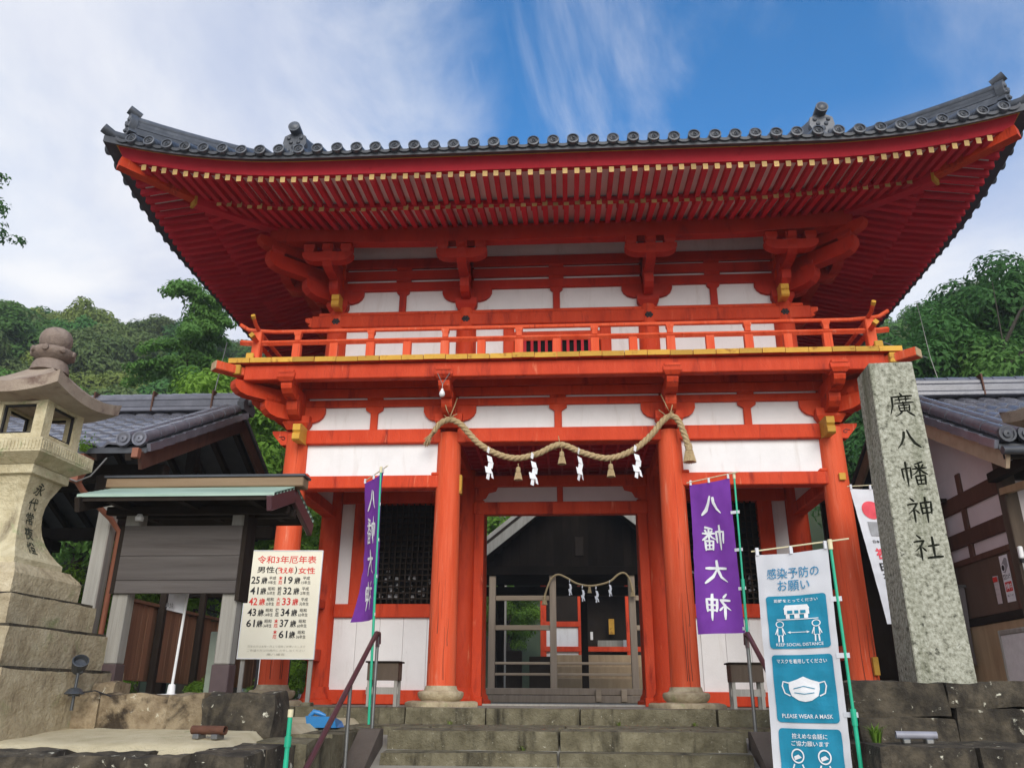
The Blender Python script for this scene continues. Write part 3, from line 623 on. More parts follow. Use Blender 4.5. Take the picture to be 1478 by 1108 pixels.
def wallset(x, y, rz, z0, big, upper, corner=False):
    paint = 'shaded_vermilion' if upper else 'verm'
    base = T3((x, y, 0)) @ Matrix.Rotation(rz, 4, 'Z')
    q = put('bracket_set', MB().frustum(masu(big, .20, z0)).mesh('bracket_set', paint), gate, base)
    def P(name, mb): put(name, mb.mesh(name, paint), q)
    if upper:
        P('wall_arm', MB().prism(arm(.40, z0+.18, z0+.42), -.08, .08))
        for t in (-.3, .3): P('bearing_block', MB().frustum(masu(.15, .09, z0+.40), mat=T3((t, .0, 0))))
        P('outward_arm', MB().prism(nose(.46, z0+.17, z0+.40), -.07, .07, mat=ROT_T)); P('bearing_block', MB().frustum(masu(.17, .10, z0+.40), mat=T3((0, .38, 0))))
        P('outward_arm', MB().prism(nose(.93, z0+.42, z0+.62), -.072, .072, mat=ROT_T)); P('bearing_block', MB().frustum(masu(.17, .07, z0+.55), mat=T3((0, .82, 0))))
        P('purlin_arm', MB().prism(arm(.39, z0+.50, z0+.66), .76, .92))
        for t in (-.29, 0, .29): P('bearing_block', MB().frustum(masu(.17, .14, z0+.655), mat=T3((t, .84, 0))))
        P('tail_nose', MB().prism(nose(.98, z0+.655, z0+.77), -.06, .06, mat=ROT_T))
    else:
        P('wall_arm', MB().prism(arm(.39, z0+.125, z0+.36), -.085, .085))
        P('outward_arm', MB().prism(nose(.45, z0+.13, z0+.345), -.078, .078, mat=ROT_T)); P('bearing_block', MB().frustum(masu(.18, .09, z0+.335), mat=T3((0, .37, 0))))
        P('outward_arm', MB().prism(nose(.76, z0+.35, z0+.55), -.08, .08, mat=ROT_T)); P('bearing_block', MB().frustum(masu(.26, .12, z0+.52), mat=T3((0, .70, 0))))
        P('beam_nose', MB().prism([(.55, z0+.63), (.83, z0+.63), (.83, z0+.68), (.55, z0+.68)], -.11, .11, mat=ROT_T))
    return q
def cornerset(x, y, rz, z0, upper):
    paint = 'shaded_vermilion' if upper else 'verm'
    base = T3((x, y, 0)) @ Matrix.Rotation(rz, 4, 'Z'); w = .085
    L1, L2, L3 = (.66, 1.32, 1.5) if upper else (.62, 1.10, 0)
    zz = (z0+.17, z0+.42, z0+.42, z0+.66) if upper else (z0+.13, z0+.345, z0+.35, z0+.55)
    q = put('corner_bracket', MB().prism(nose(L1, zz[0], zz[1]), -w, w, mat=ROT_T).mesh('corner_bracket', paint), gate, base)
    put('diagonal_arm', MB().prism(nose(L2, zz[2], zz[3]), -w, w, mat=ROT_T).mesh('diagonal_arm', paint), q)
    put('bearing_block', MB().frustum(masu(.22, .1, zz[1]-.01), mat=T3((0, L1-.12, 0))).mesh('bearing_block', paint), q)
    if upper:
        put('bearing_block', MB().frustum(masu(.22, .12, zz[3]-.01), mat=T3((0, L2-.14, 0))).mesh('bearing_block', paint), q)
        put('diagonal_arm', MB().prism(nose(L3, z0+.72, z0+.90), -.07, .07, mat=ROT_T).mesh('diagonal_arm', paint), q)
for x in (-SX, -WX, WX, SX): wallset(x, 0, pi, 3.785, .40, False)
for x in (-UX, -UI, UI, UX): wallset(x, UY, pi, 5.87, .34, True)
for sx in (-1, 1):
    for yy in (0, D, 2*D): wallset(sx*SX, yy, -sx*pi/2, 3.785, .38, False)
    for yy in (UY, (UY+UD)/2, UD): wallset(sx*UX, yy, -sx*pi/2, 5.87, .32, True)
    cornerset(sx*SX, 0, pi+sx*pi/4, 3.785, False); cornerset(sx*UX, UY, pi+sx*pi/4, 5.87, True)
    cornerset(sx*SX, 2*D, -sx*pi/4, 3.785, False); cornerset(sx*UX, UD, -sx*pi/4, 5.87, True)

# ---- balcony
BE, BY0, BY1 = 4.72, -.87, 2*D+.87
for beam_name, args in (('balcony_beam', (-4.5, 4.5, -.79, -.65, 4.33, 4.555)), ('balcony_beam', (-4.9, 4.9, 2*D+.65, 2*D+.79, 4.33, 4.555)),
                 ('balcony_side_beam', (-4.66, -4.52, -.66, 2*D+.66, 4.335, 4.56)), ('balcony_side_beam', (4.52, 4.66, -.66, 2*D+.66, 4.335, 4.56))): bx(beam_name, *args)
for sx in (-1, 1):
    b = MB(); b.box(sx*4.59-.055, sx*4.59+.055, -.86, -.79, 4.40, 4.548, ch=.01); part(b, 'beam_end_cap', 'gold')
    b = MB(); b.beam((sx*3.9, -.05, 4.465), (sx*4.86, -1.0, 4.475), .17, .13, ch=.012); part(b, 'corner_beam', 'vermcol'); b = MB(); b.beam((sx*4.855, -.995, 4.475), (sx*4.866, -1.006, 4.475), .165, .125, ch=.01); part(b, 'corner_beam_end', 'tanwood')
rng2 = random.Random(5)
deck = MB().box(-4.0, 4.0, -.1, .1, 4.445, 4.56).obj('balcony', 'verm', gate)
nb = 30; bw = 2*BE/nb
bm_ = []
for q in range(3):
    b = MB(); b.box(-bw/2+.004, bw/2-.004, 0, 1.25, -.04, .036, 0); b.box(-bw/2+.004, bw/2-.004, -.008, 0, -.039, .0355, 1); bm_.append(b.mesh('deck_board', ['verm', 'gold']))
for k in range(nb): put('deck_board', bm_[k % 3], deck, T3((-BE+bw*(k+.5), BY0+rng2.uniform(-.006, .006), 4.603+rng2.uniform(-.004, .004))))
b = MB(); ns = 14; sw = (2*D+.87-.36)/ns
me = MB().box(-sw/2+.004, sw/2-.004, 0, 1.3, -.04, .036, 0).box(-sw/2+.004, sw/2-.004, -.008, 0, -.039, .0355, 1).mesh('deck_board', ['verm', 'gold'])
for sx in (-1, 1):
    for k in range(ns): put('deck_board', me, deck, T3((sx*BE, .385+sw*(k+.5), 4.602)) @ Matrix.Rotation(sx*pi/2, 4, 'Z'))
# railing
rail = MB()
RY = -.60; RX = 4.43
def hane(p_, n=6): return p_
def railbar(name, z, r, over, curl, round_=True):
    for (a, c_, ax) in ((-RX, RX, 'x'), (RY, 2*D+.8, 'l'), (RY, 2*D+.8, 'r'), (-RX, RX, 'b')):
        pts = []
        for t, dz in ((-over, curl), (-over*.55, curl*.35), (-.05, .02*curl/.1 if curl else 0), (.25, 0)): pts.append((a+t, dz))
        pts += [(c_-.25, 0), (c_+.05, .02*curl/.1 if curl else 0), (c_+over*.55, curl*.35), (c_+over, curl)]
        off = 0 if ax in 'xb' else .004
        if ax == 'x': P_ = [(u, RY, z+d) for u, d in pts]
        elif ax == 'b': P_ = [(u, 2*D+.8, z+d) for u, d in pts]
        else: P_ = [((-RX if ax == 'l' else RX), u, z+off+d) for u, d in pts]
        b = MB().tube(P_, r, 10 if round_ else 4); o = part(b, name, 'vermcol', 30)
        if ax in 'lr':
            for e_ in (0, ):
                q = Vector(P_[e_]); t = (q-Vector(P_[1 if e_ == 0 else -2])).normalized()
                put('rail_end_cap', MB().tube([q-t*.05, q+t*.006], r*1.1, 10 if round_ else 4).mesh('rail_end_cap', 'gold'), o)
railbar('top_rail', 5.165, .030, .30, .13); railbar('middle_rail', 4.985, .043, .26, .02, False)
for z0, z1, y0, y1, x0, x1 in ((4.64, 4.705, RY-.05, RY+.05, -RX-.2, RX+.2), ): bx('bottom_rail', x0, x1, y0, y1, z0, z1, 'vermcol'); bx('bottom_rail', x0, x1, 2*D+.75, 2*D+.85, z0, z1, 'vermcol')
for sx in (-1, 1):
    bx('bottom_rail', sx*RX-.05, sx*RX+.05, RY-.20, 2*D+.8, 4.642, 4.715, 'vermcol')
    bx('bottom_rail_cap', sx*RX-.058, sx*RX+.058, RY-.245, RY-.20, 4.64, 4.735, 'gold')
tall = MB().box(-.062, .062, -.045, .045, 4.70, 4.955, ch=.006).box(-.042, .042, -.035, .035, 5.01, 5.145, ch=.006).frustum([(.042, .035, 5.08), (.055, .045, 5.115), (.055, .045, 5.142)]).mesh('railing_post', 'vermcol')
short = MB().box(-.060, .060, -.042, .042, 4.70, 4.955, ch=.006).mesh('railing_post', 'vermcol')
for k, x in enumerate((-3.76, -3.215, -2.68, -2.145, -1.6, -1.075, -.538, 0, .538, 1.075, 1.6, 2.145, 2.68, 3.215, 3.76)):
    put('railing_post', tall if k % 2 == 0 else short, gate, T3((x*1.018, RY, 0)))
for sx in (-1, 1):
    for k in range(9): put('railing_post', tall if k % 2 else short, gate, T3((sx*RX, RY+.55+.54*k, 0)) @ Matrix.Rotation(pi/2, 4, 'Z'))
    for yy in (RY, 2*D+.8): bx('corner_post', sx*RX-.065, sx*RX+.065, yy-.065, yy+.065, 4.70, 5.15, 'vermcol')

# ---- upper storey body
ucol = MB().lathe([(.165, 4.6), (.165, 5.2), (.158, 5.9)], 24).mesh('upper_column', 'verm', 40)
for xx in (-UX, -UI, UI, UX):
    for yy in (UY, UD): put('upper_column', ucol, gate, T3((xx, yy, 0)))
for sx in (-1, 1): put('upper_column', ucol, gate, T3((sx*UX, (UY+UD)/2, 0)))
for (x0, x1) in ((-UX+.12, -UI-.12), (UI+.12, UX-.12)):
    bx('upper_wall_panel', x0, x1, UY-.02, UY+.04, 4.6, 5.6, 'plaster', 0)
for sx in (-1, 1):
    x0, x1 = sorted((sx*.70, sx*(UI-.12))); bx('upper_wall_panel', x0, x1, UY-.02, UY+.04, 4.6, 5.6, 'plaster', 0)
    bx('window_post', sx*.76-.085, sx*.76+.085, UY-.07, UY+.06, 4.62, 5.59)
bx('window_head', -.70, .70, UY-.06, UY+.06, 5.38, 5.50); bx('window_sill', -.70, .70, UY-.06, UY+.06, 4.62, 4.74)
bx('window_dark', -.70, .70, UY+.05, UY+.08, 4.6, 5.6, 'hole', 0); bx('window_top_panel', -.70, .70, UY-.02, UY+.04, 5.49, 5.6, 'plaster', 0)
wb = MB().box(-.022, .022, UY-.03, UY+.01, 4.73, 5.39).mesh('window_bar', 'crimson')
for k in range(12): put('window_bar', wb, gate, T3((-.62+k*.1127, 0, 0)))
bx('upper_tie_beam', -UX-.40, UX+.40, UY-.14, UY+.10, 5.60, 5.81, ch=.014); bx('upper_plate', -UX-.30, UX+.30, UY-.11, UY+.11, 5.812, 5.875)
for sx in (-1, 1):
    b = MB(); b.prism([(UX+.40, 5.63), (UX+.47, 5.66), (UX+.44, 5.70), (UX+.52, 5.74), (UX+.52, 5.80), (UX+.40, 5.80)], UY-.09, UY+.06, mat=Matrix.Scale(sx, 4, (1, 0, 0))); part(b, 'carved_beam_nose')
    b = MB(); b.prism([(UY-.36, 5.86), (UY-.39, 5.885), (UY-.39, 5.95), (UY-.365, 5.965), (UY-.39, 5.985), (UY-.39, 6.06), (UY-.34, 6.09), (UY, 6.09), (UY, 5.88)], -.06, .06, mat=Matrix(((0, 1, 0, sx*(UX-.03)), (1, 0, 0, 0), (0, 0, 1, 0), (0, 0, 0, 1)))); part(b, 'yellow_beam_nose', 'gold')
    bx('upper_side_beam', sx*UX-.10, sx*UX+.10, UY+.12, UD-.12, 5.60, 5.81); bx('upper_side_wall', sx*UX-.03, sx*UX+.03, UY+.1, UD-.1, 4.6, 7.1, 'plaster', 0)
    for (z0, z1) in ((6.27, 6.42), (6.475, 6.635), (6.675, 6.855)): bx('side_bracket_beam', sx*UX-.085, sx*UX+.085, UY-.2, UD+.2, z0, z1)
bx('rear_upper_wall', -UX+.1, UX-.1, UD-.03, UD+.03, 4.6, 7.1, 'plaster', 0)
for x in (-UX, -UI, UI, UX):     # black flower nail covers
    b = MB(); 
    for k in range(6): b.lathe([(.030, 0), (.030, .012), (.018, .022), (.004, .026)], 10, mat=T3((x+.036*cos(k*pi/3), UY-.139, 5.70+.036*sin(k*pi/3))) @ Matrix.Rotation(pi/2, 4, 'X'))
    b.lathe([(.030, 0), (.026, .024), (.006, .034)], 12, mat=T3((x, UY-.139, 5.70)) @ Matrix.Rotation(pi/2, 4, 'X')); b.lathe([(.058, 0), (.058, .010)], 6, mat=T3((x, UY-.139, 5.70)) @ Matrix.Rotation(pi/2, 4, 'X'))
    part(b, 'flower_nail_cover', 'bronze')
for (x0, x1) in ((-UX+.1, -UI-.1), (-UI+.1, UI-.1), (UI+.1, UX-.1)):
    bx('upper_bracket_panel', x0, x1, UY-.02, UY+.03, 5.86, 7.12, 'plaster', 0)
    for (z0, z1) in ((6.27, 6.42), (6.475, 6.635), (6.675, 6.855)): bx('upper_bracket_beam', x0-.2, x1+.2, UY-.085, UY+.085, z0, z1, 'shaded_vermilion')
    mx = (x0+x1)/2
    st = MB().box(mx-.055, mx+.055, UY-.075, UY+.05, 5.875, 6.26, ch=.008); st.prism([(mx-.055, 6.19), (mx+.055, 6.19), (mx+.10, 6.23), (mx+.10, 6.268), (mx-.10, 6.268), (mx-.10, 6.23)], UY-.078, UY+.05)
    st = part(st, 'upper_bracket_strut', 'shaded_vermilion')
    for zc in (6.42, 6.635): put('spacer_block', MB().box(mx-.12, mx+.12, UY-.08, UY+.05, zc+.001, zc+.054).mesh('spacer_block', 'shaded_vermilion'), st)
# ================================================================== EAVES AND ROOF
HX, HY, CYM = UX, (UD-UY)/2, (UY+UD)/2      # wall half sizes of the upper storey
OE = 2.49
def lift(d, o): # upturn towards the corners: d = distance along the eave from the corner line
    t = max(0, (2.75-d)/2.75); return .36*t*t*max(0, o/OE)**1.3
def epoint(side, u, o, z):
    """side 0 front, 1 right, 2 rear, 3 left; u = position along the eave, o = distance out from the wall line"""
    hl = (HX if side in (0, 2) else HY)+o
    zz = z+lift(hl-abs(u), o)
    return ((u, UY-o, zz), (HX+o, CYM+u, zz), (u, UD+o, zz), (-HX-o, CYM+u, zz))[side]
def ring(name, section, mats='verm', smooth=40, parent=None, mi=None, nseg=36):
    """sweep a closed (o, z) section round the four eaves with mitred corners"""
    b = MB(); n = len(section)
    for side in range(4):
        base = len(b.v)
        for k in range(nseg+1):
            t = -1+2*k/nseg; t = math.copysign(1-(1-abs(t))**1.25, t)
            for o, z in section:
                hl = (HX if side in (0, 2) else HY)+o; b.v.append(epoint(side, t*hl, o, z))
        for k in range(nseg):
            for i in range(n):
                j = (i+1) % n; b.f.append((base+k*n+i, base+k*n+j, base+(k+1)*n+j, base+(k+1)*n+i)); b.m.append(mi[i] if mi else 0)
    return b.obj(name, mats, parent or gate, smooth)
ZB = lambda o: 7.115-.244*o          # underside of the base rafters
ZF = lambda o: 6.905-.085*o          # underside of the flying rafters
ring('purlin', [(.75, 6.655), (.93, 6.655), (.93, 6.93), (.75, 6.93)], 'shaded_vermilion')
ring('base_soffit', [(-.1, ZB(-.1)+.088), (1.70, ZB(1.70)+.088), (1.70, ZB(1.7)+.11), (-.1, ZB(-.1)+.11)], 'soffit')
ring('flying_soffit', [(1.60, ZF(1.6)+.083), (2.44, ZF(2.44)+.083), (2.44, ZF(2.44)+.11), (1.60, ZF(1.6)+.11)], 'soffit')
ring('rafter_end_beam', [(1.62, 6.775), (1.745, 6.745), (1.745, 6.768), (1.745, 6.82), (1.62, 6.82)], 'crimson')
ring('eave_fascia', [(2.40, 6.785), (2.52, 6.785), (2.60, 6.95), (2.40, 6.95)], 'crimson')
ring('fascia_lip', [(2.42, 6.951), (2.635, 6.951), (2.645, 6.978), (2.42, 6.978)], 'gold')
def zr(o):
    s = 2.74-o; return 6.985+.36*s+.048*s*s
sec = [(2.74-.274*k, zr(2.74-.274*k)+.02) for k in range(11)]
roof = ring('roof', sec+[(o, z-.10) for o, z in sec[::-1]], 'tiledark', 30)
# upper gable part of the roof
b = MB(); ys_ = [(0, zr(0)+.02), (-.6, zr(-.6)), (-1.2, zr(-1.2)), (-1.76, zr(-1.76))]
for sgn in (0, 1):
    base = len(b.v)
    for o, z in ys_:
        yy = UY-o if sgn == 0 else UD+o
        b.v += [(-HX-.1, yy, z), (HX+.1, yy, z)]
    for k in range(3): b.f.append((base+2*k, base+2*k+1, base+2*k+3, base+2*k+2)); b.m.append(0)
for sx in (-1, 1):
    b.add([(sx*HX, UY, zr(0)), (sx*HX, UY+.6, zr(-.6)), (sx*HX, UY+1.2, zr(-1.2)), (sx*HX, CYM, zr(-1.76)), (sx*HX, UD-1.2, zr(-1.2)), (sx*HX, UD-.6, zr(-.6)), (sx*HX, UD, zr(0))], [tuple(range(7))], 0)
b.obj('gable_roof', 'tiledark', roof)
MB().box(-HX-.3, HX+.3, CYM-.18, CYM+.18, zr(-1.76)-.1, zr(-1.76)+.55).tube([(-HX-.4, CYM, zr(-1.76)+.6), (HX+.4, CYM, zr(-1.76)+.6)], .12, 10).obj('main_ridge', 'tile', roof)
# rafters: every one a piece of its own
def rafter_mesh(name, o0, o1, zf, w, h, side_slope):
    """local frame: y outward from o0 to o1, z=0 at underside at o0"""
    L = o1-o0; dz = zf(o1)-zf(o0)
    v = []
    for (y, zz) in ((0, 0), (L, dz)):
        v += [(-w/2, y, zz), (w/2, y, zz), (w/2, y, zz+h), (-w/2, y, zz+h)]
    b = MB(); b.add(v, [(0, 1, 5, 4), (1, 2, 6, 5), (2, 3, 7, 6), (3, 0, 4, 7), (0, 3, 2, 1)], 0)
    c = .0
    b.add([(-w/2-c, L-.012, dz-c), (w/2+c, L-.012, dz-c), (w/2+c, L-.012, dz+h), (-w/2-c, L-.012, dz+h), (-w/2, L+.004, dz), (w/2, L+.004, dz), (w/2, L+.004, dz+h), (-w/2, L+.004, dz+h)], [(4, 5, 6, 7)], 1)
    b.add(b.v[-4:]+[(x, L, z) for x, y, z in b.v[-4:]], [(0, 1, 5, 4), (1, 2, 6, 5), (2, 3, 7, 6), (3, 0, 4, 7)], 0)
    return b.mesh(name, ['crimson', 'dull_ochre'])
mesh_cache = {}
def put_rafter(kind, side, u):
    o0, o1, zf, w, h = (.0, 1.74, ZB, .072, .09) if kind == 'base_rafter' else (1.50, 2.50, ZF, .066, .085)
    wall = HX if side in (0, 2) else HY
    oh = max(0, abs(u)-wall)+.06                 # where the hip rafter takes over
    if oh > o1-.15: return
    st = max(o0, round(oh, 2))
    key = (kind, round(st, 1))
    if key[1] not in mesh_cache.setdefault(kind, {}): mesh_cache[kind][key[1]] = rafter_mesh(kind, key[1], o1, zf, w, h, 0)
    me = mesh_cache[kind][key[1]]; st = key[1]
    hl = wall+2.49
    # tilt so that the tip follows the upturn of the eave
    za = zf(st)+lift(wall+st-abs(u) if wall+st > abs(u) else 0, st); zb = zf(o1)+lift(wall+o1-abs(u), o1)
    dz = (zb-za)-(zf(o1)-zf(st)); L = o1-st
    rz = (pi, -pi/2, 0, pi/2)[side]
    px, py, pz = ((u, UY-st), (HX+st, CYM+u), (u, UD+st), (-HX-st, CYM+u))[side]+(za,)
    shear = Matrix(((1, 0, 0, 0), (0, 1, 0, 0), (0, math.atan2(dz, L), 1, 0), (0, 0, 0, 1)))
    ang = math.atan2(dz, L)
    put(kind, me, gate, T3((px+rng2.uniform(-.004, .004), py+rng2.uniform(-.004, .004), pz+rng2.uniform(-.003, .003))) @ Matrix.Rotation(rz, 4, 'Z') @ Matrix.Rotation(ang, 4, 'X'))
sp = .1555
for k in range(-38, 39): put_rafter('flying_rafter', 0, k*sp); put_rafter('base_rafter', 0, k*sp+.02)
for side in (1, 3):
    for k in range(-26, 27): put_rafter('flying_rafter', side, k*sp); put_rafter('base_rafter', side, k*sp)
# hip rafters
for sx in (-1, 1):
    for sy in (-1, 1):
        def hp(o, z): 
            x_ = sx*(HX+o); y_ = UY-o if sy < 0 else UD+o
            return Vector((x_, y_, z+lift(0, o)))
        b = MB(); prev = None
        ob = [0, .5, 1.0, 1.4, 1.80]
        for a_, c_ in zip(ob[:-1], ob[1:]): b.beam(hp(a_, ZB(a_)+.02), hp(c_, ZB(c_)+.02), .16, .17)
        part(b, 'hip_rafter', 'crimson'); o1 = hp(1.80, ZB(1.8)+.02); t = (o1-hp(1.4, ZB(1.4)+.02)).normalized()
        b = MB(); b.beam(o1-t*.03, o1+t*.008, .168, .178); part(b, 'hip_rafter_end', 'gold')
        b = MB(); ob = [1.55, 1.9, 2.2, 2.40, 2.56]
        for a_, c_ in zip(ob[:-1], ob[1:]): b.beam(hp(a_, ZF(a_)+.01), hp(c_, ZF(c_)+.01), .15, .15)
        part(b, 'hip_flying_rafter', 'verm')
# eave tiles
face_rot = Matrix.Rotation(pi/2, 4, 'X')
rd = MB().lathe([(.080, 0), (.080, -.10), (.070, -.13)], 16, mat=face_rot, cap=False)
rd.lathe([(.080, 0), (.063, .004)], 16, mat=face_rot, cap=False); rd.lathe([(.063, .004), (.060, -.014), (.002, -.014)], 16, 1, face_rot, False)
for k in range(3):               # comma crest in relief
    a = k*2*pi/3; pts = []
    for q in range(7): th = a+q*.38; rr = .016+.0042*q; pts.append((rr*cos(th), .006, rr*sin(th)))
    rd.tube(pts, [.011-.0013*q for q in range(7)], 5)
roundtile = rd.mesh('round_eave_tile', ['tile', 'tiledark'], 50)
pt = MB(); n = 8
for t0, t1 in ((0, .30),):
    for k in range(n+1):
        a = -1+2*k/n; x = a*.112; z = -.045*(1-a*a)
        for yy, dz in ((-.012, 0), (-.012, -.042), (t1, .09), (t1, .05)): pt.v.append((x, yy, z+dz+.02))
    for k in range(n):
        A, B = 4*k, 4*k+4; pt.f += [(A, B, B+1, A+1), (A+2, B+2, B, A), (A+1, B+1, B+3, A+3)]; pt.m += [0]*3
pantile = pt.mesh('flat_eave_tile', 'tiledark', 50)
TS = .2655
def row(side, u):
    wall = HX if side in (0, 2) else HY
    stop = max(abs(u)-wall, 0)+.05 if side in (1, 3) else (max(abs(u)-wall, 0)+.05 if abs(u) > wall else -1.70)
    L = 2.76-stop
    if L < .25: return
    P_ = []; m = max(3, int(L/.35))
    for k in range(m+1):
        o = 2.76-L*k/m; zz = zr(o)+.05
        P_.append(epoint(side, u, o, zz) if o > -.001 else ((u, UY-o, zz) if side == 0 else (u, UD+o, zz)))
    b = MB().tube(P_, .074, 8); b.obj('round_tile_row', 'tile', roof, 60)
rzs = (0, pi/2, pi, -pi/2)
for side, wall in ((0, HX), (1, HY), (3, HY)):
    n = int((wall+2.62)/TS); odd = 0
    for k in range(-n, n+1):
        u = k*TS
        q = epoint(side, u, 2.80, zr(2.76)+.05)
        if abs(u) <= wall+2.55:
            put('round_eave_tile', roundtile, roof, T3(Vector(q)+Vector((rng2.uniform(-.006, .006), rng2.uniform(-.008, .008), rng2.uniform(-.006, .006)))) @ Matrix.Rotation(rzs[side]+rng2.uniform(-.03, .03), 4, 'Z') @ Matrix.Rotation(R(-8+rng2.uniform(-2.5, 2.5)), 4, 'X') @ Matrix.Rotation(rng2.uniform(-.6, .6), 4, 'Y')); row(side, u)
        u2 = u+TS/2
        if abs(u2) < wall+2.6:
            q = epoint(side, u2, 2.755, zr(2.74)+.022)
            sl = (lift(wall+2.75-abs(u2)-.1, 2.75)-lift(wall+2.75-abs(u2)+.1, 2.75))/.2*(1 if u2 > 0 else -1)
            put('flat_eave_tile', pantile, roof, T3(q) @ Matrix.Rotation(rzs[side], 4, 'Z') @ Matrix.Rotation(-math.atan(sl)*(1 if side in (0,1) else -1), 4, 'Y'))
# corner ridges with demon tiles
for sx in (-1, 1):
    for sy in (-1, 1):
        def rp(o, dz):
            y_ = UY-o if sy < 0 else UD+o
            return Vector((sx*(HX+o), y_, zr(o)+lift(0, o)*1.05+dz))
        os_ = [2.50-.26*k for k in range(10)]
        for j, (w_, h_) in enumerate(((.25, .08), (.22, .065), (.22, .065), (.20, .06))):
            b = MB(); zc = .05+(.06*j)
            for a_, c_ in zip(os_[:-1], os_[1:]): b.beam(rp(a_, zc+.06), rp(c_, zc+.06), w_, .05)
            b.obj('ridge_course', 'tile', roof)
        MB().tube([rp(o, .375) for o in os_], .075, 8).obj('ridge_cap_tile', 'tile', roof, 60)
        d = Vector((sx, sy, 0)).normalized(); q = rp(2.52, .12)
        fr = Matrix.Translation(q) @ Matrix.Rotation(math.atan2(d.y, d.x)-pi/2, 4, 'Z')
        b = MB(); b.prism([(-.15, -.02), (-.10, .06), (-.14, .14), (-.13, .24), (-.06, .33), (0, .37), (.06, .33), (.13, .24), (.14, .14), (.10, .06), (.15, -.02)][::-1], -.05, .05, mat=fr)
        for (px, pz, r_) in ((-.05, .22, .03), (.05, .22, .03), (0, .15, .04), (-.08, .1, .03), (.08, .1, .03), (0, .06, .035)): b.lathe([(r_, 0), (r_*.8, r_*.6), (.004, r_)], 8, mat=fr @ T3((px, .05, pz)) @ Matrix.Rotation(-pi/2, 4, 'X'))
        b.tube([fr @ Vector((0, -.1, .36)), fr @ Vector((0, .07, .42))], .07, 10)
        b.obj('demon_tile', 'tile', roof, 40)
        tip = rp(2.66, .04); b = MB(); b.tube([rp(2.35, .04), rp(2.55, .04), tip, tip+Vector((sx*.10, sy*.10, .06))], .074, 10); b.obj('corner_tip_tile', 'tile', roof, 50)
# descending ridges on the front slope with their end tiles
for sx in (-1, 1):
    os_ = [2.24, 1.8, 1.2, .6, .0]
    b = MB()
    for a_, c_ in zip(os_[:-1], os_[1:]): b.beam((sx*3.70, UY-a_, zr(a_)+.24), (sx*3.70, UY-c_, zr(c_)+.24), .24, .40)
    b.tube([(sx*3.70, UY-o, zr(o)+.47) for o in os_], .08, 8); b.obj('descending_ridge', 'tile', roof, 40)
    fr = T3((sx*3.70, UY-2.27, zr(2.24)+.02)) @ Matrix.Rotation(pi, 4, 'Z') @ Matrix.Scale(.9, 4)
    b = MB(); b.prism([(-.20, 0), (-.19, .18), (-.15, .24), (-.19, .33), (-.17, .46), (-.10, .50), (0, .55), (.10, .50), (.17, .46), (.19, .33), (.15, .24), (.19, .18), (.20, 0)][::-1], -.05, .05, mat=fr)
    for (px, pz, r_) in ((-.06, .34, .035), (.06, .34, .035), (0, .25, .045), (-.10, .19, .04), (.10, .19, .04), (0, .13, .05), (-.12, .08, .04), (.12, .08, .04), (-.1, .42, .035), (.1, .42, .035)):
        b.lathe([(r_, 0), (r_*.8, r_*.7), (.004, r_*1.1)], 8, mat=fr @ T3((px, .05, pz)) @ Matrix.Rotation(-pi/2, 4, 'X'))
    b.obj('demon_tile', 'tile', roof, 40)
    b = MB(); b.tube([fr @ Vector((0, -.30, .50)), fr @ Vector((0, 0, .565)), fr @ Vector((0, .16, .575))], [.08, .082, .085], 16); e_ = fr @ Vector((0, .16, .575))
    b.lathe([(.07, 0), (.05, .015), (.02, .02), (.003, .024)], 14, mat=T3(e_) @ Matrix.Rotation(R(88), 4, 'X')); b.obj('round_crest_tile', 'tile', roof, 50)

# ---- straw rope with tassels and folded papers
rope = thing('straw_rope', 'thick twisted straw rope slung in two swags between the gate pillars', 'rope', (0, -.30, 3.4))
RP = [(-1.79, 3.66), (-1.70, 3.79), (-1.56, 3.845), (-1.41, 3.78), (-1.28, 3.64), (-1.13, 3.485), (-.88, 3.335), (-.60, 3.265), (-.30, 3.325), (.02, 3.455), (.36, 3.325), (.70, 3.25), (1.04, 3.36), (1.30, 3.57), (1.47, 3.77), (1.60, 3.855), (1.70, 3.78), (1.77, 3.58), (1.81, 3.40)]
def crom(P, n=10):
    o = []
    for i in range(len(P)-1):
        a, b_, c, d = (Vector(P[max(0, min(len(P)-1, j))]) for j in (i-1, i, i+1, i+2))
        for k in range(n):
            t = k/n; o.append(.5*((2*b_)+(c-a)*t+(2*a-5*b_+4*c-d)*t*t+(3*b_-a-3*c+d)*t**3))
    o.append(Vector(P[-1])); return o
cl = crom([(x, 0 if abs(x) < 1.35 else -.02, z-3.4) for x, z in RP], 14)
acc = [0]
for i in range(1, len(cl)): acc.append(acc[-1]+(cl[i]-cl[i-1]).length)
for s_ in range(3):
    pts = []
    for i, q in enumerate(cl):
        t = (cl[min(i+1, len(cl)-1)]-cl[max(i-1, 0)]).normalized(); nn = t.cross(Vector((0, 1, 0))).normalized(); a = acc[i] * 27.93 + s_ * 2.0944
        pts.append(q+(nn*cos(a)+Vector((0, 1, 0))*sin(a))*.0215)
    MB().tube(pts, [.014+.012*min(1, (i+6)/26) if i < 20 else .0258 for i in range(len(pts))], 8).obj('rope_strand', 'rope', rope, 60)
b = MB(); rr = random.Random(2)
for k in range(34):           # frayed left end
    a = rr.uniform(-.5, .5); b.tube([(-1.77, rr.uniform(-.04, .04), .29+rr.uniform(-.03, .03)), (-1.83+rr.uniform(-.02, .02), rr.uniform(-.05, .05), .22), (-1.88+rr.uniform(-.05, .05), rr.uniform(-.07, .07), .10+rr.uniform(-.05, .06))], .006, 4)
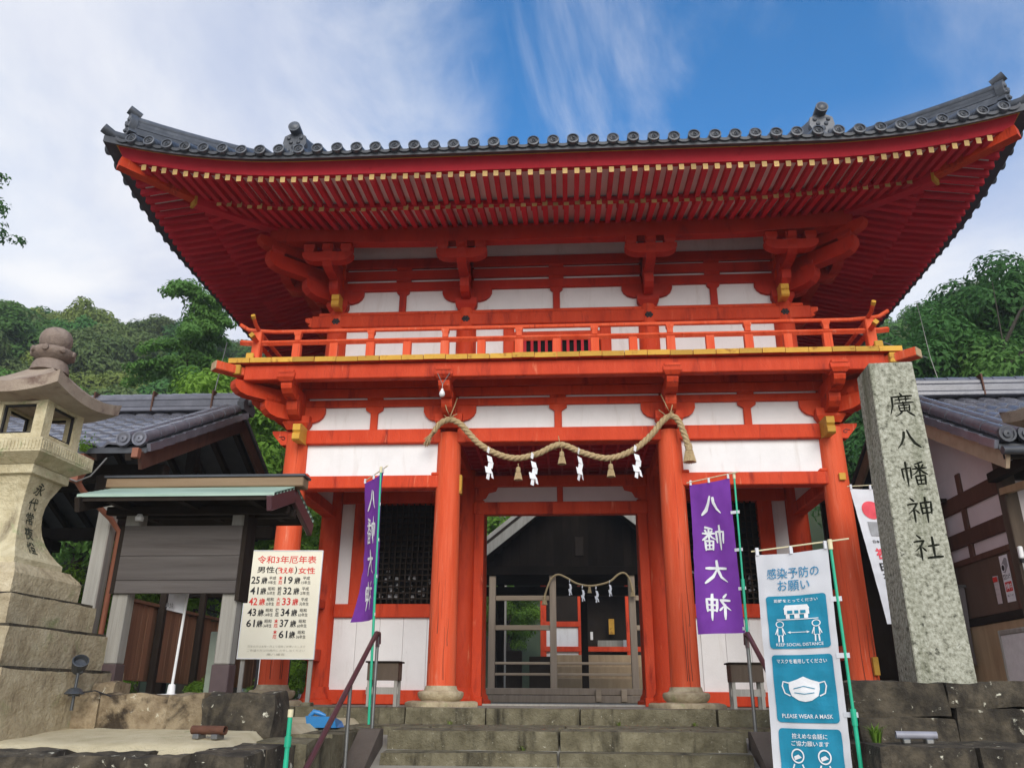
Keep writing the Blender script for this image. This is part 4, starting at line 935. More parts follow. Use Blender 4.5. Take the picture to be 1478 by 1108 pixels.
for k in range(40): # fuzz along the rope
    q = cl[rr.randrange(8, len(cl)-5)]; d = Vector((rr.uniform(-1, 1), rr.uniform(-.6, .2), rr.uniform(-1, .6))).normalized(); b.tube([q+d*.035, q+d*rr.uniform(.06, .085)+Vector((rr.uniform(-.02, .02), 0, 0))], .0022, 3)
b.obj('loose_straw', 'rope', rope)
def tassel(parent, x, y, z, s=1, name='straw_tassel'):
    b = MB(); prof_ = [(.012, 0), (.030, -.012), (.036, -.05), (.030, -.075), (.033, -.085), (.044, -.13), (.056, -.185), (.050, -.187), (.01, -.17)]
    b.lathe([(r_*s, z_*s) for r_, z_ in prof_], 18, cap=False)
    for k in range(22): a = k*2*pi/22; b.tube([(.034*cos(a)*s, .034*sin(a)*s, -.085*s), (.057*cos(a)*s, .057*sin(a)*s, -.192*s)], .0045*s, 4)
    b.lathe([(.033*s, -.072*s), (.038*s, -.078*s), (.033*s, -.084*s)], 14, cap=False); b.tube([(0, 0, 0), (0, 0, .05*s)], .006*s, 4)
    return put(name, b.mesh(name, 'rope', 60), parent, T3((x, y, z)))
for x, z in ((-.57, 3.14), (.045, 3.36), (.725, 3.17)): tassel(rope, x, -.0, z-3.4)
tassel(rope, 1.82, -.01, .06, 1.5, 'rope_end_tassel')
def shide(parent, x, y, z, s=1):
    b = MB(); st = [(-.012, .012, .09, .03), (-.03, .035, .0, -.07), (-.005, .06, -.06, -.13), (-.055, .03, -.12, -.19), (-.02, .015, -.18, -.25), (.02, .045, -.16, -.24)]
    for i, (x0, x1, z0, z1) in enumerate(st):
        sk = .018*(1 if i % 2 else -1); yy = .012*(i % 3)-.01
        b.add([(x0*s, (yy-.006)*s, z0*s), (x1*s, (yy+.012)*s, (z0-.02)*s), ((x1+sk)*s, (yy+.02)*s, (z1-.012)*s), ((x0+sk)*s, (yy-.004)*s, z1*s),
               (x0*s, (yy-.004)*s, z0*s), (x1*s, (yy+.014)*s, (z0-.02)*s), ((x1+sk)*s, (yy+.022)*s, (z1-.012)*s), ((x0+sk)*s, (yy-.002)*s, z1*s)], [(0, 1, 2, 3), (7, 6, 5, 4), (0, 4, 5, 1), (2, 6, 7, 3), (1, 5, 6, 2), (0, 3, 7, 4)])
    return put('folded_paper_streamer', b.mesh('folded_paper_streamer', 'paper'), parent, T3((x, y, z)) @ Matrix.Rotation(random.uniform(-.5, .5), 4, 'Z') @ Matrix.Diagonal((.72, 1, 1, 1)))
for x, z in ((-.98, 3.30), (-.36, 3.21), (.29, 3.27), (1.08, 3.30)): shide(rope, x, -.06, z-3.4, 1.35)
b = MB()
for sx in (-1, 1): # tie cords round the bracket arms
    b.tube([(sx*1.56-.09, -.1, .75), (sx*1.56-.03, -.16, .55), (sx*1.56+.02, -.14, .45), (sx*1.56+.07, -.1, .62), (sx*1.56+.10, -.02, .78)], .008, 5)
    b.tube([(sx*1.56-.12, .02, .56), (sx*1.56-.03, -.03, .46), (sx*1.56+.10, .0, .54)], .008, 5)
b.tube([(.02, 0, .08), (.0, .12, .22)], .007, 5); b.obj('tie_cord', 'rope', rope)
bulb = thing('hanging_light_bulb', 'small white bulb hanging at the bracket above the left gate pillar', 'light bulb', (-1.60, -.88, 4.06))
MB().lathe([(.004, -.07), (.03, -.06), (.042, -.03), (.035, .005), (.018, .03), (.016, .05)], 14).obj('bulb', 'whitemetal', bulb, 50)
MB().tube([(0, 0, .05), (0, .0, .12), (-.08, .04, .3)], .006, 5).tube([(0, 0, .12), (.09, .04, .3)], .006, 5).obj('wire', 'steel', bulb)
# ================================================================== NEIGHBOURING BUILDINGS
def wave_tile(w, l, name='roof_tile', mat='tile2'):
    b = MB(); n = 8
    for k in range(n+1):
        t = k/n; x = -w/2+w*t; z = .030*sin(t*2*pi-.6)+.012*sin(t*4*pi)
        for yy, dz in ((0, -.028), (0, 0), (l, -.012)): b.v.append((x, yy, z+dz))
    for k in range(n): A, B = 3*k, 3*k+3; b.f += [(A, B, B+1, A+1), (A+1, B+1, B+2, A+2)]; b.m += [0, 0]
    return b.mesh(name, mat, 60)
def house_roof(root, x0, x1, ye, ze, yr, zrg, verge, nrow, tw, mat='tile2'):
    """gable roof, ridge along x at (yr, zrg); front eave at (ye, ze); verge = x of the gable that shows"""
    sl = (zrg-ze)/(yr-ye); ang = math.atan(sl); L = (yr-ye)/cos(ang)
    b = MB(); yb = 2*yr-ye; t = .09
    b.add([(x0, ye, ze-.02), (x1, ye, ze-.02), (x1, yr, zrg-.02), (x0, yr, zrg-.02), (x0, yb, ze-.02), (x1, yb, ze-.02),
           (x0, ye, ze-t), (x1, ye, ze-t), (x1, yr, zrg-t), (x0, yr, zrg-t), (x0, yb, ze-t), (x1, yb, ze-t)],
          [(0, 1, 2, 3), (3, 2, 5, 4), (7, 6, 9, 8), (9, 10, 11, 8), (0, 6, 7, 1), (4, 5, 11, 10), (0, 3, 9, 6), (3, 4, 10, 9), (1, 7, 8, 2), (2, 8, 11, 5)])
    rf = b.obj('roof', 'tiledark', root)
    me = wave_tile(tw, L/nrow+.035, mat=mat); n = int((x1-x0-.25)/tw)
    for i in range(n):
        xx = (x1-.28-tw/2-tw*i) if verge > (x0+x1)/2 else (x0+.28+tw/2+tw*i)
        if len([1 for _ in range(1)]) and i*nrow >= 290: break
        for r_ in range(nrow):
            s_ = L*r_/nrow
            put('roof_tile', me, rf, T3((xx, ye+s_*cos(ang), ze+s_*sin(ang)+.035)) @ Matrix.Rotation(ang-.03, 4, 'X'))
    sg = 1 if verge > (x0+x1)/2 else -1
    # verge: two rows of round tiles running down the slope
    for q in (.09, .30):
        P_ = [Vector((verge-sg*q, ye-.05+L*k/8*cos(ang), ze+.085+L*k/8*sin(ang))) for k in range(9)]
        b = MB()
        for k in range(8): b.tube([P_[k], P_[k+1]-(P_[k+1]-P_[k])*.02], [.085, .078], 10)
        b.obj('verge_round_tile', mat, rf, 60)
        fr = T3(P_[0]) @ Matrix.Rotation(pi/2, 4, 'X')
        MB().lathe([(.098, -.04), (.098, .02), (.075, .02), (.07, .0), (.05, .0), (.045, .02), (.01, .025)], 16, mat=fr, cap=False).obj('round_end_tile', 'tiledark' if sg < 0 else mat, rf, 40)
    b = MB()
    for k in range(10): # lapped verge tiles hanging over the barge board
        a = Vector((verge+sg*.02, ye+L*k/10*cos(ang), ze-.02+L*k/10*sin(ang))); c_ = Vector((verge+sg*.02, ye+L*(k+1.02)/10*cos(ang), ze-.035+L*(k+1.02)/10*sin(ang))); b.beam(a, c_, .05, .10)
    b.obj('verge_tiles', mat, rf)
    # ridge: courses, cap and straps
    for j, (w_, h_) in enumerate(((.34, .07), (.30, .12), (.28, .07))):
        z0 = zrg+.02+(0, .072, .195)[j]; MB().box(x0+.06, x1-.06, yr-w_/2, yr+w_/2, z0, z0+h_, ch=.012).obj('ridge_course', mat, rf)
    cap = MB(); x = x0+.06
    while x < x1-.1: cap.tube([(x, yr, zrg+.275), (min(x+.34, x1-.06), yr, zrg+.275)], [.098, .090], 10); x += .345
    cap.obj('ridge_cap_tiles', mat, rf, 60)
    x = verge-sg*.55
    while x0+.1 < x < x1-.1: MB().box(x-.012, x+.012, yr-.175, yr+.175, zrg+.02, zrg+.37).obj('ridge_strap', 'brownwood', rf); x -= sg*1.02
    fr = T3((verge-sg*.02, yr, zrg)) @ Matrix.Rotation(-sg*pi/2, 4, 'Z')
    b = MB(); b.prism([(-.22, 0), (-.26, .12), (-.18, .2), (-.16, .32), (0, .42), (.16, .32), (.18, .2), (.26, .12), (.22, 0)][::-1], -.05, .06, mat=fr)
    b.lathe([(.09, 0), (.08, .05), (.005, .06)], 12, mat=fr @ T3((0, .06, .2)) @ Matrix.Rotation(-pi/2, 4, 'X'))
    b.tube([fr @ Vector((0, -.1, .42)), fr @ Vector((0, .06, .5)), fr @ Vector((0, .14, .62)), fr @ Vector((0, .16, .78))], [.07, .065, .045, .02], 8); b.obj('ridge_end_tile', 'tiledark', rf, 50)
    for s_ in (0, 1): # barge boards
        yA = ye-.02 if s_ == 0 else yb+.02
        b = MB(); b.beam((verge-sg*.06, yA, ze-.20), (verge-sg*.06, yr, zrg-.20), .045, .22); b.obj('barge_board', 'brownwood' if sg > 0 else 'palewood', root)
    return rf
pav = thing('water_pavilion', 'open timber pavilion with dark underside and grey tiled roof behind the left lantern', 'pavilion', (0, 0, 0))
house_roof(pav, -11.4, -5.2, -1.78, 3.06, 1.15, 4.50, -5.2, 11, .30)
wood = lambda nm, *a, m_='darkwood': MB().box(*a, ch=.01).obj(nm, m_, pav)
post = MB().box(-.095, .095, -.095, .095, 0, 2.95, ch=.015).mesh('post', 'oldwood'); postd = MB().box(-.085, .085, -.085, .085, 0, 2.95, ch=.015).mesh('post', 'darkwood')
for x, y in ((-6.0, -1.0), (-9.6, -1.0)): put('post', post, pav, T3((x, y, -.1)))
for x, y in ((-6.0, 3.3), (-9.6, 3.3), (-6.0, 1.15)): put('post', postd, pav, T3((x, y, -.1)))
for y in (-1.0, 3.3): wood('eave_beam', -10.4, -5.3, y-.09, y+.09, 2.80, 3.02)
for x in (-6.0, -9.6): wood('tie_beam', x-.09, x+.09, -1.3, 3.6, 2.62, 2.82); wood('king_post', x-.08, x+.08, 1.07, 1.23, 2.8, 4.35)
wood('ridge_beam', -10.4, -5.3, 1.06, 1.24, 4.15, 4.38)
for y, z in ((-.2, 3.62), (2.5, 3.62)): wood('purlin', -10.4, -5.3, y-.07, y+.07, z-.09, z+.07)
cei = MB().box(-.04, .04, 0, 3.35, -.045, .045).mesh('rafter', 'darkwood'); a_ = math.atan((4.5-3.06)/2.93)
for k in range(13):
    put('rafter', cei, pav, T3((-5.45-.45*k, -1.75, 2.93)) @ Matrix.Rotation(a_, 4, 'X')); put('rafter', cei, pav, T3((-5.45-.45*k, 4.05, 2.93)) @ Matrix.Rotation(pi, 4, 'Z') @ Matrix.Rotation(a_, 4, 'X'))
wood('brace', -6.06, -5.94, -.95, .3, 2.25, 2.35); wood('back_beam', -10.4, -5.8, 3.24, 3.36, 1.75, 1.92)
MB().tube([(-5.9, -1.93, 2.86), (-10.8, -1.93, 2.90)], .045, 8).obj('gutter', 'downpipe', pav, 60)
b = MB().frustum([(.05, .05, -.30), (.06, .06, -.22), (.10, .10, -.12), (.115, .115, .02), (.125, .125, .03)], mat=T3((-5.96, -1.93, 2.86))); b.obj('rain_hopper', 'downpipe', pav)
MB().tube([(-5.96, -1.93, 2.6), (-5.92, -1.80, 2.48), (-5.84, -1.2, 2.25), (-5.82, -.98, 2.12), (-5.82, -.98, -.1)], .036, 8).obj('downpipe', 'downpipe', pav, 60)
MB().tube([(-6.3, -1.95, 2.83), (-6.1, -2.0, 2.62), (-5.9, -2.0, 2.55), (-5.75, -1.98, 2.62), (-5.6, -1.95, 2.86)], .010, 6).obj('cable', 'steel', pav)
MB().box(-5.28, -5.20, -1.98, -1.90, 2.86, 2.98).obj('gutter_end', 'downpipe', pav)
weed = thing('rooftop_fern', 'small bright fern sprouting from the rain hopper at the eave of the left pavilion', 'plant', (-5.96, -1.9, 2.93))
b = MB(); rr = random.Random(4)
for k in range(12):
    a = rr.uniform(0, 6.28); l = rr.uniform(.12, .26); d = Vector((cos(a)*.5, sin(a)*.5, 1)).normalized()
    for q in range(5):
        t = (q+1)/5; p_ = d*l*t+Vector((cos(a), sin(a), 0))*t*t*.08; s_ = .045*(1.2-t); w_ = Vector((-sin(a), cos(a), 0))*s_
        b.add([p_-w_, p_+Vector((0, 0, .012)), p_+w_, p_+d*.045], [(0, 1, 3), (1, 2, 3)])
b.obj('frond', 'leaf3', weed)
# brown board fence behind the pavilion
fen = thing('board_fence', 'brown vertical board fence running back past the water pavilion', 'fence', (0, 0, 0))
rr = random.Random(8); brd = [MB().box(-.065, .065, -.012, .012, -.012, 1.12+.015*k, ch=.004).mesh('fence_board', 'fencewood') for k in range(3)]
for k in range(44): put('fence_board', brd[k % 3], fen, T3((-5.5+rr.uniform(-.006, .006), -1.25+.135*k, .30-.008*k/5)) @ Matrix.Diagonal((1, 1, .83, 1)) @ Matrix.Rotation(pi/2, 4, 'Z') @ Matrix.Identity(4))
for z in (.45, .95): MB().box(-5.56, -5.525, -1.3, 4.7, z-.04, z+.04).obj('fence_rail', 'darkwood', fen)
MB().box(-5.55, -5.45, -1.3, 4.7, 1.225, 1.265).obj('fence_cap', 'fencewood', fen)
for y in (-1.2, -.25, 1.0, 2.4, 4.3): MB().box(-5.47, -5.38, y-.045, y+.045, -.25, 1.9 if y < 1.5 else 1.3, ch=.008).obj('fence_post', 'darkwood', fen)
MB().box(-5.54, -5.47, -1.3, 4.7, -.25, .1).obj('fence_base', 'rockdark', fen)

# ---- house on the right
hs_ = thing('precinct_house', 'white plastered timber house with grey tiled roof behind the inscribed pillar', 'house', (0, 0, 0))
house_roof(hs_, 5.02, 11.2, -2.15, 2.86, 1.0, 4.50, 5.02, 12, .30)
XW, YW = 5.45, -1.28
hw = lambda nm, *a, m_='brownwood', ch=.01: MB().box(*a, ch=ch).obj(nm, m_, hs_)
hw('gable_wall', XW, XW+.1, YW, 3.3, -.3, 3.0, m_='offwhite', ch=0)
b = MB(); b.add([(XW, YW, 3.0), (XW, 3.3, 3.0), (XW, 1.0, 4.3)], [(0, 1, 2)]); b.obj('gable_plaster', 'offwhite', hs_)
hw('front_wall', XW+.02, 11, YW+.04, YW+.1, -.3, 3.05, m_='offwhite', ch=0)
hw('corner_post', XW-.04, XW+.12, YW-.04, YW+.12, -.3, 2.95, m_='hallwood')
for x in (6.6, 7.8): hw('wall_post', x-.07, x+.07, YW-.02, YW+.08, -.3, 2.95, m_='darkwood')
for z in (2.72, 2.02): hw('front_rail', XW+.12, 11, YW-.015, YW+.05, z-.08, z+.08, m_='darkwood')
for z, h in ((2.62, .22), (2.14, .20)): hw('gable_rail', XW-.035, XW+.02, YW+.12, 3.3, z-h/2, z+h/2)
for y in (1.0, 2.2): hw('gable_post', XW-.03, XW+.02, y-.07, y+.07, -.3, 3.3, m_='darkwood')
hw('board_panel', XW-.02, XW+.01, YW+.12, .93, 1.12, 1.84, m_='paintbrown'); hw('panel_frame', XW-.045, XW-.0, YW+.12, .93, 1.80, 1.88); hw('panel_frame', XW-.045, XW, YW+.12, .93, 1.02, 1.12, m_='darkwood')
hw('panel_stile', XW-.04, XW, YW+.12, YW+.19, 1.12, 1.8); hw('lower_boards', XW-.025, XW+.01, YW+.12, .93, -.3, 1.02, m_='tanwood')
hw('white_door', XW-.05, XW-.025, YW+.16, YW+.72, .1, .86, m_='whitemetal'); 
for args in ((YW+.12, YW+.16, .05, .92), (YW+.72, YW+.76, .05, .92), (YW+.16, YW+.72, .86, .92)): hw('door_frame', XW-.06, XW-.02, *args, m_='oldwood')
hw('front_boards', XW+.12, 11, YW-.01, YW+.04, -.3, 1.0, m_='tanwood')
MB().tube([(5.0, -2.24, 2.74), (11, -2.24, 2.78)], .05, 8).obj('gutter', 'tiledark', hs_, 60)
hw('eave_board', 5.05, 11, -2.16, -2.12, 2.66, 2.80, m_='darkwood'); hw('eave_rafter_end', 5.30, 5.42, -2.1, -1.2, 2.62, 2.74, m_='darkwood')
MB().beam((XW-.02, -1.9, 2.45), (XW-.02, -1.24, 2.50), .07, .08).obj('projecting_beam', 'tanwood', hs_)
hw('wall_post_far', XW-.03, XW+.02, -.25, -.13, 1.85, 3.0, m_='brownwood')
lampb = thing('wall_lamp', 'small white outdoor lamp fixed to the corner post of the right house', 'lamp', (XW-.02, YW-.05, 1.74)); lampb.scale = (.75, .75, .75)
MB().box(-.035, .035, -.07, .0, -.09, .10, ch=.015).obj('lamp_housing', 'whitemetal', lampb); MB().lathe([(.03, -.05), (.035, 0), (.02, .01)], 10, mat=T3((0, -.035, -.10))).obj('lamp_socket', 'black', lampb)
MB().tube([(0, -.03, -.15), (0.01, -.03, -.6), (.03, -.03, -1.0)], .012, 5).obj('cable', 'steel', lampb)
# posters on the brown panel
po = thing('camera_poster', 'white poster with a camera drawing and red band on the brown wall board', 'poster', (XW-.024, YW+.33, 1.50), -pi/2); po.scale = (1.15, 1.15, 1.15)
PL = lambda x, y, l: (x, -.002-l, y)
MB().box(-.085, .085, -.002, .0, -.24, .24).obj('sheet', 'paper', po)
flat_obj('red_band', rect2(-.07, .07, -.135, -.035), PL, 'red', po, .001)
flat_obj('lettering', fit(text_tris('防犯カメラ', 1, .02), 0, .018, .145, .06), PL, 'black', po, .001); flat_obj('lettering', fit(text_tris('作動中', 1, .02), 0, -.085, .125, .07), PL, 'whiteprint', po, .002)
flat_obj('lettering', fit(text_tris('録画しています', 1), 0, -.175, .13, .025), PL, 'black', po, .001)
flat_obj('camera_drawing', merge2(([(-.06, .07), (-.01, .055), (.065, .12), (.065, .20), (.02, .215), (-.06, .15)], [(0, 1, 2, 3, 4, 5)])), PL, 'greyprint', po, .001)
flat_obj('camera_lens', disc2(-.035, .112, .032), PL, 'black', po, .002); flat_obj('camera_lens_ring', ring2(-.035, .112, .036, .010), PL, 'paper', po, .003)
pn = thing('small_notice', 'small curling notice with red heading beside the camera poster', 'notice', (XW-.024, YW+.60, 1.40), -pi/2)
b = MB(); b.add([(-.06, -.004, -.17), (.065, -.012, -.175), (.06, -.003, .16), (-.062, -.006, .165)], [(0, 1, 2, 3)]); b.add([(-.06, -.002, -.17), (.065, -.010, -.175), (.06, -.001, .16), (-.062, -.004, .165)], [(3, 2, 1, 0)]); b.obj('sheet', 'offwhite', pn)
flat_obj('red_heading', rect2(-.055, .055, .09, .15), lambda x, y, l: (x, -.014-l, y), 'red', pn, 0)
for k, yy in enumerate((.06, 0, -.06)): flat_obj('lettering', fit(text_tris('お知らせします', 1), 0, yy, .09, .018), lambda x, y, l: (x, -.014-l, y), 'greyprint', pn, 0)
# dark lean-to and tarpaulin between gate and house
lt = thing('dark_shed', 'dark timber lean-to in the shade between the gate and the right house', 'shed', (0, 0, 0))
MB().box(4.45, 5.4, 2.6, 2.7, -.25, 3.3).obj('back_wall', 'darkwood', lt); MB().add([(4.3, .2, 2.75), (5.42, .2, 2.75), (5.42, 2.7, 3.3), (4.3, 2.7, 3.3), (4.3, .2, 2.70), (5.42, .2, 2.70), (5.42, 2.7, 3.25), (4.3, 2.7, 3.25)], [(0, 1, 2, 3), (7, 6, 5, 4), (0, 4, 5, 1), (0, 3, 7, 4)]).obj('roof', 'darkwood', lt)
for x in (4.5, 5.3): MB().box(x-.05, x+.05, .3, .4, -.25, 2.75).obj('post', 'darkwood', lt)
tp = thing('grey_tarpaulin', 'grey tarpaulin hanging in folds beside the right gate pillar', 'tarpaulin', (4.45, .15, 1.2)); b = MB(); n = 26
for j in range(13):
    for i in range(n+1):
        x = i/n*.95; z = -.62+.95*j/12+(-.05*abs(sin(i*.9)) if j == 0 else 0); b.v.append((x, .05*sin(i*.75+j*.25)*(1.1-j/14)+.02*noise.noise(Vector((i*.4, j*.4, 0))), z))
for j in range(12):
    for i in range(n): b.f.append((j*(n+1)+i, j*(n+1)+i+1, (j+1)*(n+1)+i+1, (j+1)*(n+1)+i)); b.m.append(0)
b.obj('sheet', 'tarp', tp, 80); MB().tube([(-.05, 0, .34), (1.0, 0, .34)], .02, 6).obj('hanging_bar', 'steel', tp)

# ---- worship hall seen through the doorway
hal = thing('worship_hall', 'old dark timber hall with gabled front seen through the gate doorway', 'hall', (-.032, 5.68, -.056)); hal.scale = (1.5, 1.5, 1.5)
hh = lambda nm, *a, m_='hallwood', ch=.008: MB().box(*a, ch=ch).obj(nm, m_, hal)
HC, HY0, HY1, APX = .38, 6.0, 9.0, 4.62
def slope(z_off, t, name, m_):
    b = MB()
    for sx in (-1, 1):
        xe = HC+sx*2.75; ze = APX-.80*2.75+.0
        b.add([(HC, HY0-.55, APX+z_off), (xe, HY0-.55, ze+z_off), (xe, HY1, ze+z_off), (HC, HY1, APX+z_off), (HC, HY0-.55, APX+z_off-t), (xe, HY0-.55, ze+z_off-t), (xe, HY1, ze+z_off-t), (HC, HY1, APX+z_off-t)],
              [(0, 1, 2, 3), (7, 6, 5, 4), (0, 4, 5, 1), (1, 5, 6, 2), (3, 2, 6, 7)])
    return b.obj(name, m_, hal)
slope(.16, .10, 'roof', 'oldwood'); slope(.055, .06, 'roof_boards', 'darkwood')
for sx in (-1, 1): MB().beam((HC, HY0-.50, APX-.10), (HC+sx*2.7, HY0-.50, APX-.10-.8*2.7), .06, .22).obj('barge_board', 'oldwood', hal)
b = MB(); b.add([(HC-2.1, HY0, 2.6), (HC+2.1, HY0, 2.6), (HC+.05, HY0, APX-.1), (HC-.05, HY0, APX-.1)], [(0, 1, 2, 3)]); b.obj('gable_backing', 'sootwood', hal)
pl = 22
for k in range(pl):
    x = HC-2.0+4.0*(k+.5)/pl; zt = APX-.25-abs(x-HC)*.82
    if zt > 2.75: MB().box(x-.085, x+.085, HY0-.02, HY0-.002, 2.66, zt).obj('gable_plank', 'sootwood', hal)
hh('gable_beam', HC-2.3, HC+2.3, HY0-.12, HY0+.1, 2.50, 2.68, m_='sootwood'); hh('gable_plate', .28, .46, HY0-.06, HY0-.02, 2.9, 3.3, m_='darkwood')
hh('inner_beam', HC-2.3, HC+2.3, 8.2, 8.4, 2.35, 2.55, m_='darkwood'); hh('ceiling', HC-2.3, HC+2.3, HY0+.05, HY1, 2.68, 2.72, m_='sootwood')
for x in (-1.46, -.20, 1.43): hh('post', x-.068, x+.068, HY0-.07, HY0+.07, .26, 2.5, m_='hallpost')
for x in (-1.50, .5, 2.4): hh('rear_post', x-.08, x+.08, HY1-.2, HY1-.04, -.1, 2.7, m_='darkwood')
hh('sill_beam', -1.56, 2.6, HY0-.10, HY0+.10, .165, .29, m_='hallpost'); hh('base_beam', -1.58, 2.6, HY0-.16, HY0+.14, .02, .155, m_='hallpost'); hh('base_stone', -1.7, 2.8, HY0-.25, HY1, -.2, .02, m_='stepstone', ch=.02)
for x in (.68, 1.18): hh('sill_bracket', x-.055, x+.055, HY0-.2, HY0-.11, .04, .27, m_='palewood')
for z in (2.04, 1.45): hh('cross_rail', -1.39, -.27, HY0-.035, HY0+.035, z-.05, z+.05, m_='palewood'); hh('cross_rail', 1.5, 2.5, HY0-.035, HY0+.035, z-.05, z+.05, m_='palewood')
for z in (.76, .55):
    hh('low_rail', -1.39, -.27, HY0-.03, HY0+.03, z-.025, z+.025, m_='palewood'); hh('low_rail', -.13, 1.36, HY0-.03, HY0+.03, z-.025, z+.025, m_='palewood')
hh('side_cupboard', -1.30, -.95, 7.9, 8.2, .02, 1.1, m_='darkwood'); hh('offering_bench', -.75, -.25, 7.3, 7.7, .02, .95, m_='darkwood'); 
hh('stone_step', -.6, 1.6, 9.2, 9.8, .02, .22, m_='stepstone'); hh('bucket', -.72, -.45, 8.7, 8.95, .02, .5, m_='tanwood')
for k in range(4): hh('side_slat', -1.95+.16*k, -1.90+.16*k, 8.75, 8.80, .0, 2.4, m_='darkwood')
sr = thing('small_straw_rope', 'thin straw rope with paper streamers across the hall front inside the doorway', 'rope', (-.032, 5.68+(HY0-.16)*1.5, 2.3*1.5-.056)); sr.scale = (1.5, 1.5, 1.5)
c2 = crom([(Vector((x, 0, z))) for x, z in ((-.37, -.30), (-.33, -.12), (-.22, .12), (-.08, .20), (.10, .13), (.30, .02), (.55, -.03), (.8, .0), (1.0, .07), (1.16, .2), (1.28, .23), (1.37, .14), (1.42, -.02), (1.44, -.14))], 8)
MB().tube(c2, [.022 if i < len(c2)-8 else .03 for i in range(len(c2))], 7).obj('rope', 'rope', sr, 60)
tassel(sr, -.37, 0, -.22, 1.0); tassel(sr, 1.44, 0, -.08, .9); tassel(sr, .56, 0, -.04, .7)
for x, z in ((.16, .02), (.42, -.10), (.70, -.12), (.98, .0)): shide(sr, x, -.02, z, .95)
# red and white building far behind the hall
fh = thing('red_white_shrine', 'vermilion framed white building glimpsed beyond the dark hall', 'building', (-.032, 7.6, -.056)); fh.scale = (1.5, 1.5, 1.5)
ff = lambda nm, *a, m_='verm', ch=.008: MB().box(*a, ch=ch).obj(nm, m_, fh)
FY = 12.2
ff('wall', -.6, -.02+.55, FY, FY+.1, .9, 3.2, m_='plaster', ch=0); ff('interior', .6, 5, FY+1.2, FY+1.3, 0, 3.6, m_='darkwood', ch=0); ff('roof_soffit', -1.5, 6, FY-.35, FY+2, 3.3, 3.5, m_='darkwood', ch=0)
for x in (-.60, .50, 1.9, 3.2): ff('post', x-.085, x+.085, FY-.06, FY+.08, .85, 3.3)
ff('sill', -.6, 5, FY-.08, FY+.06, 1.36, 1.5); ff('rail', -.6, .5, FY-.07, FY+.05, 2.05, 2.2); ff('upper_dark', -.6, .5, FY-.03, FY-.005, 2.2, 3.3, m_='darkwood', ch=0)
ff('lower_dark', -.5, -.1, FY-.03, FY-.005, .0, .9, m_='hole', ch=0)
for k in range(3): ff('step', -.4, 3.4, FY-.5-.35*k, FY-.1-.35*k, .4-.28*k, 1.25-.32*k, m_='tanwood')
ff('altar_table', 1.0, 2.0, FY+.7, FY+1.0, 1.5, 1.72, m_='oldwood'); ff('altar_lamp', 1.35, 1.52, FY+.8, FY+.9, 1.9, 2.35, m_='gold'); ff('altar_cup', .78, .86, FY+.5, FY+.58, 1.72, 1.95, m_='plaster'); ff('altar_vase', 1.75, 1.9, FY+.5, FY+.6, 1.5, 1.72, m_='plaster')
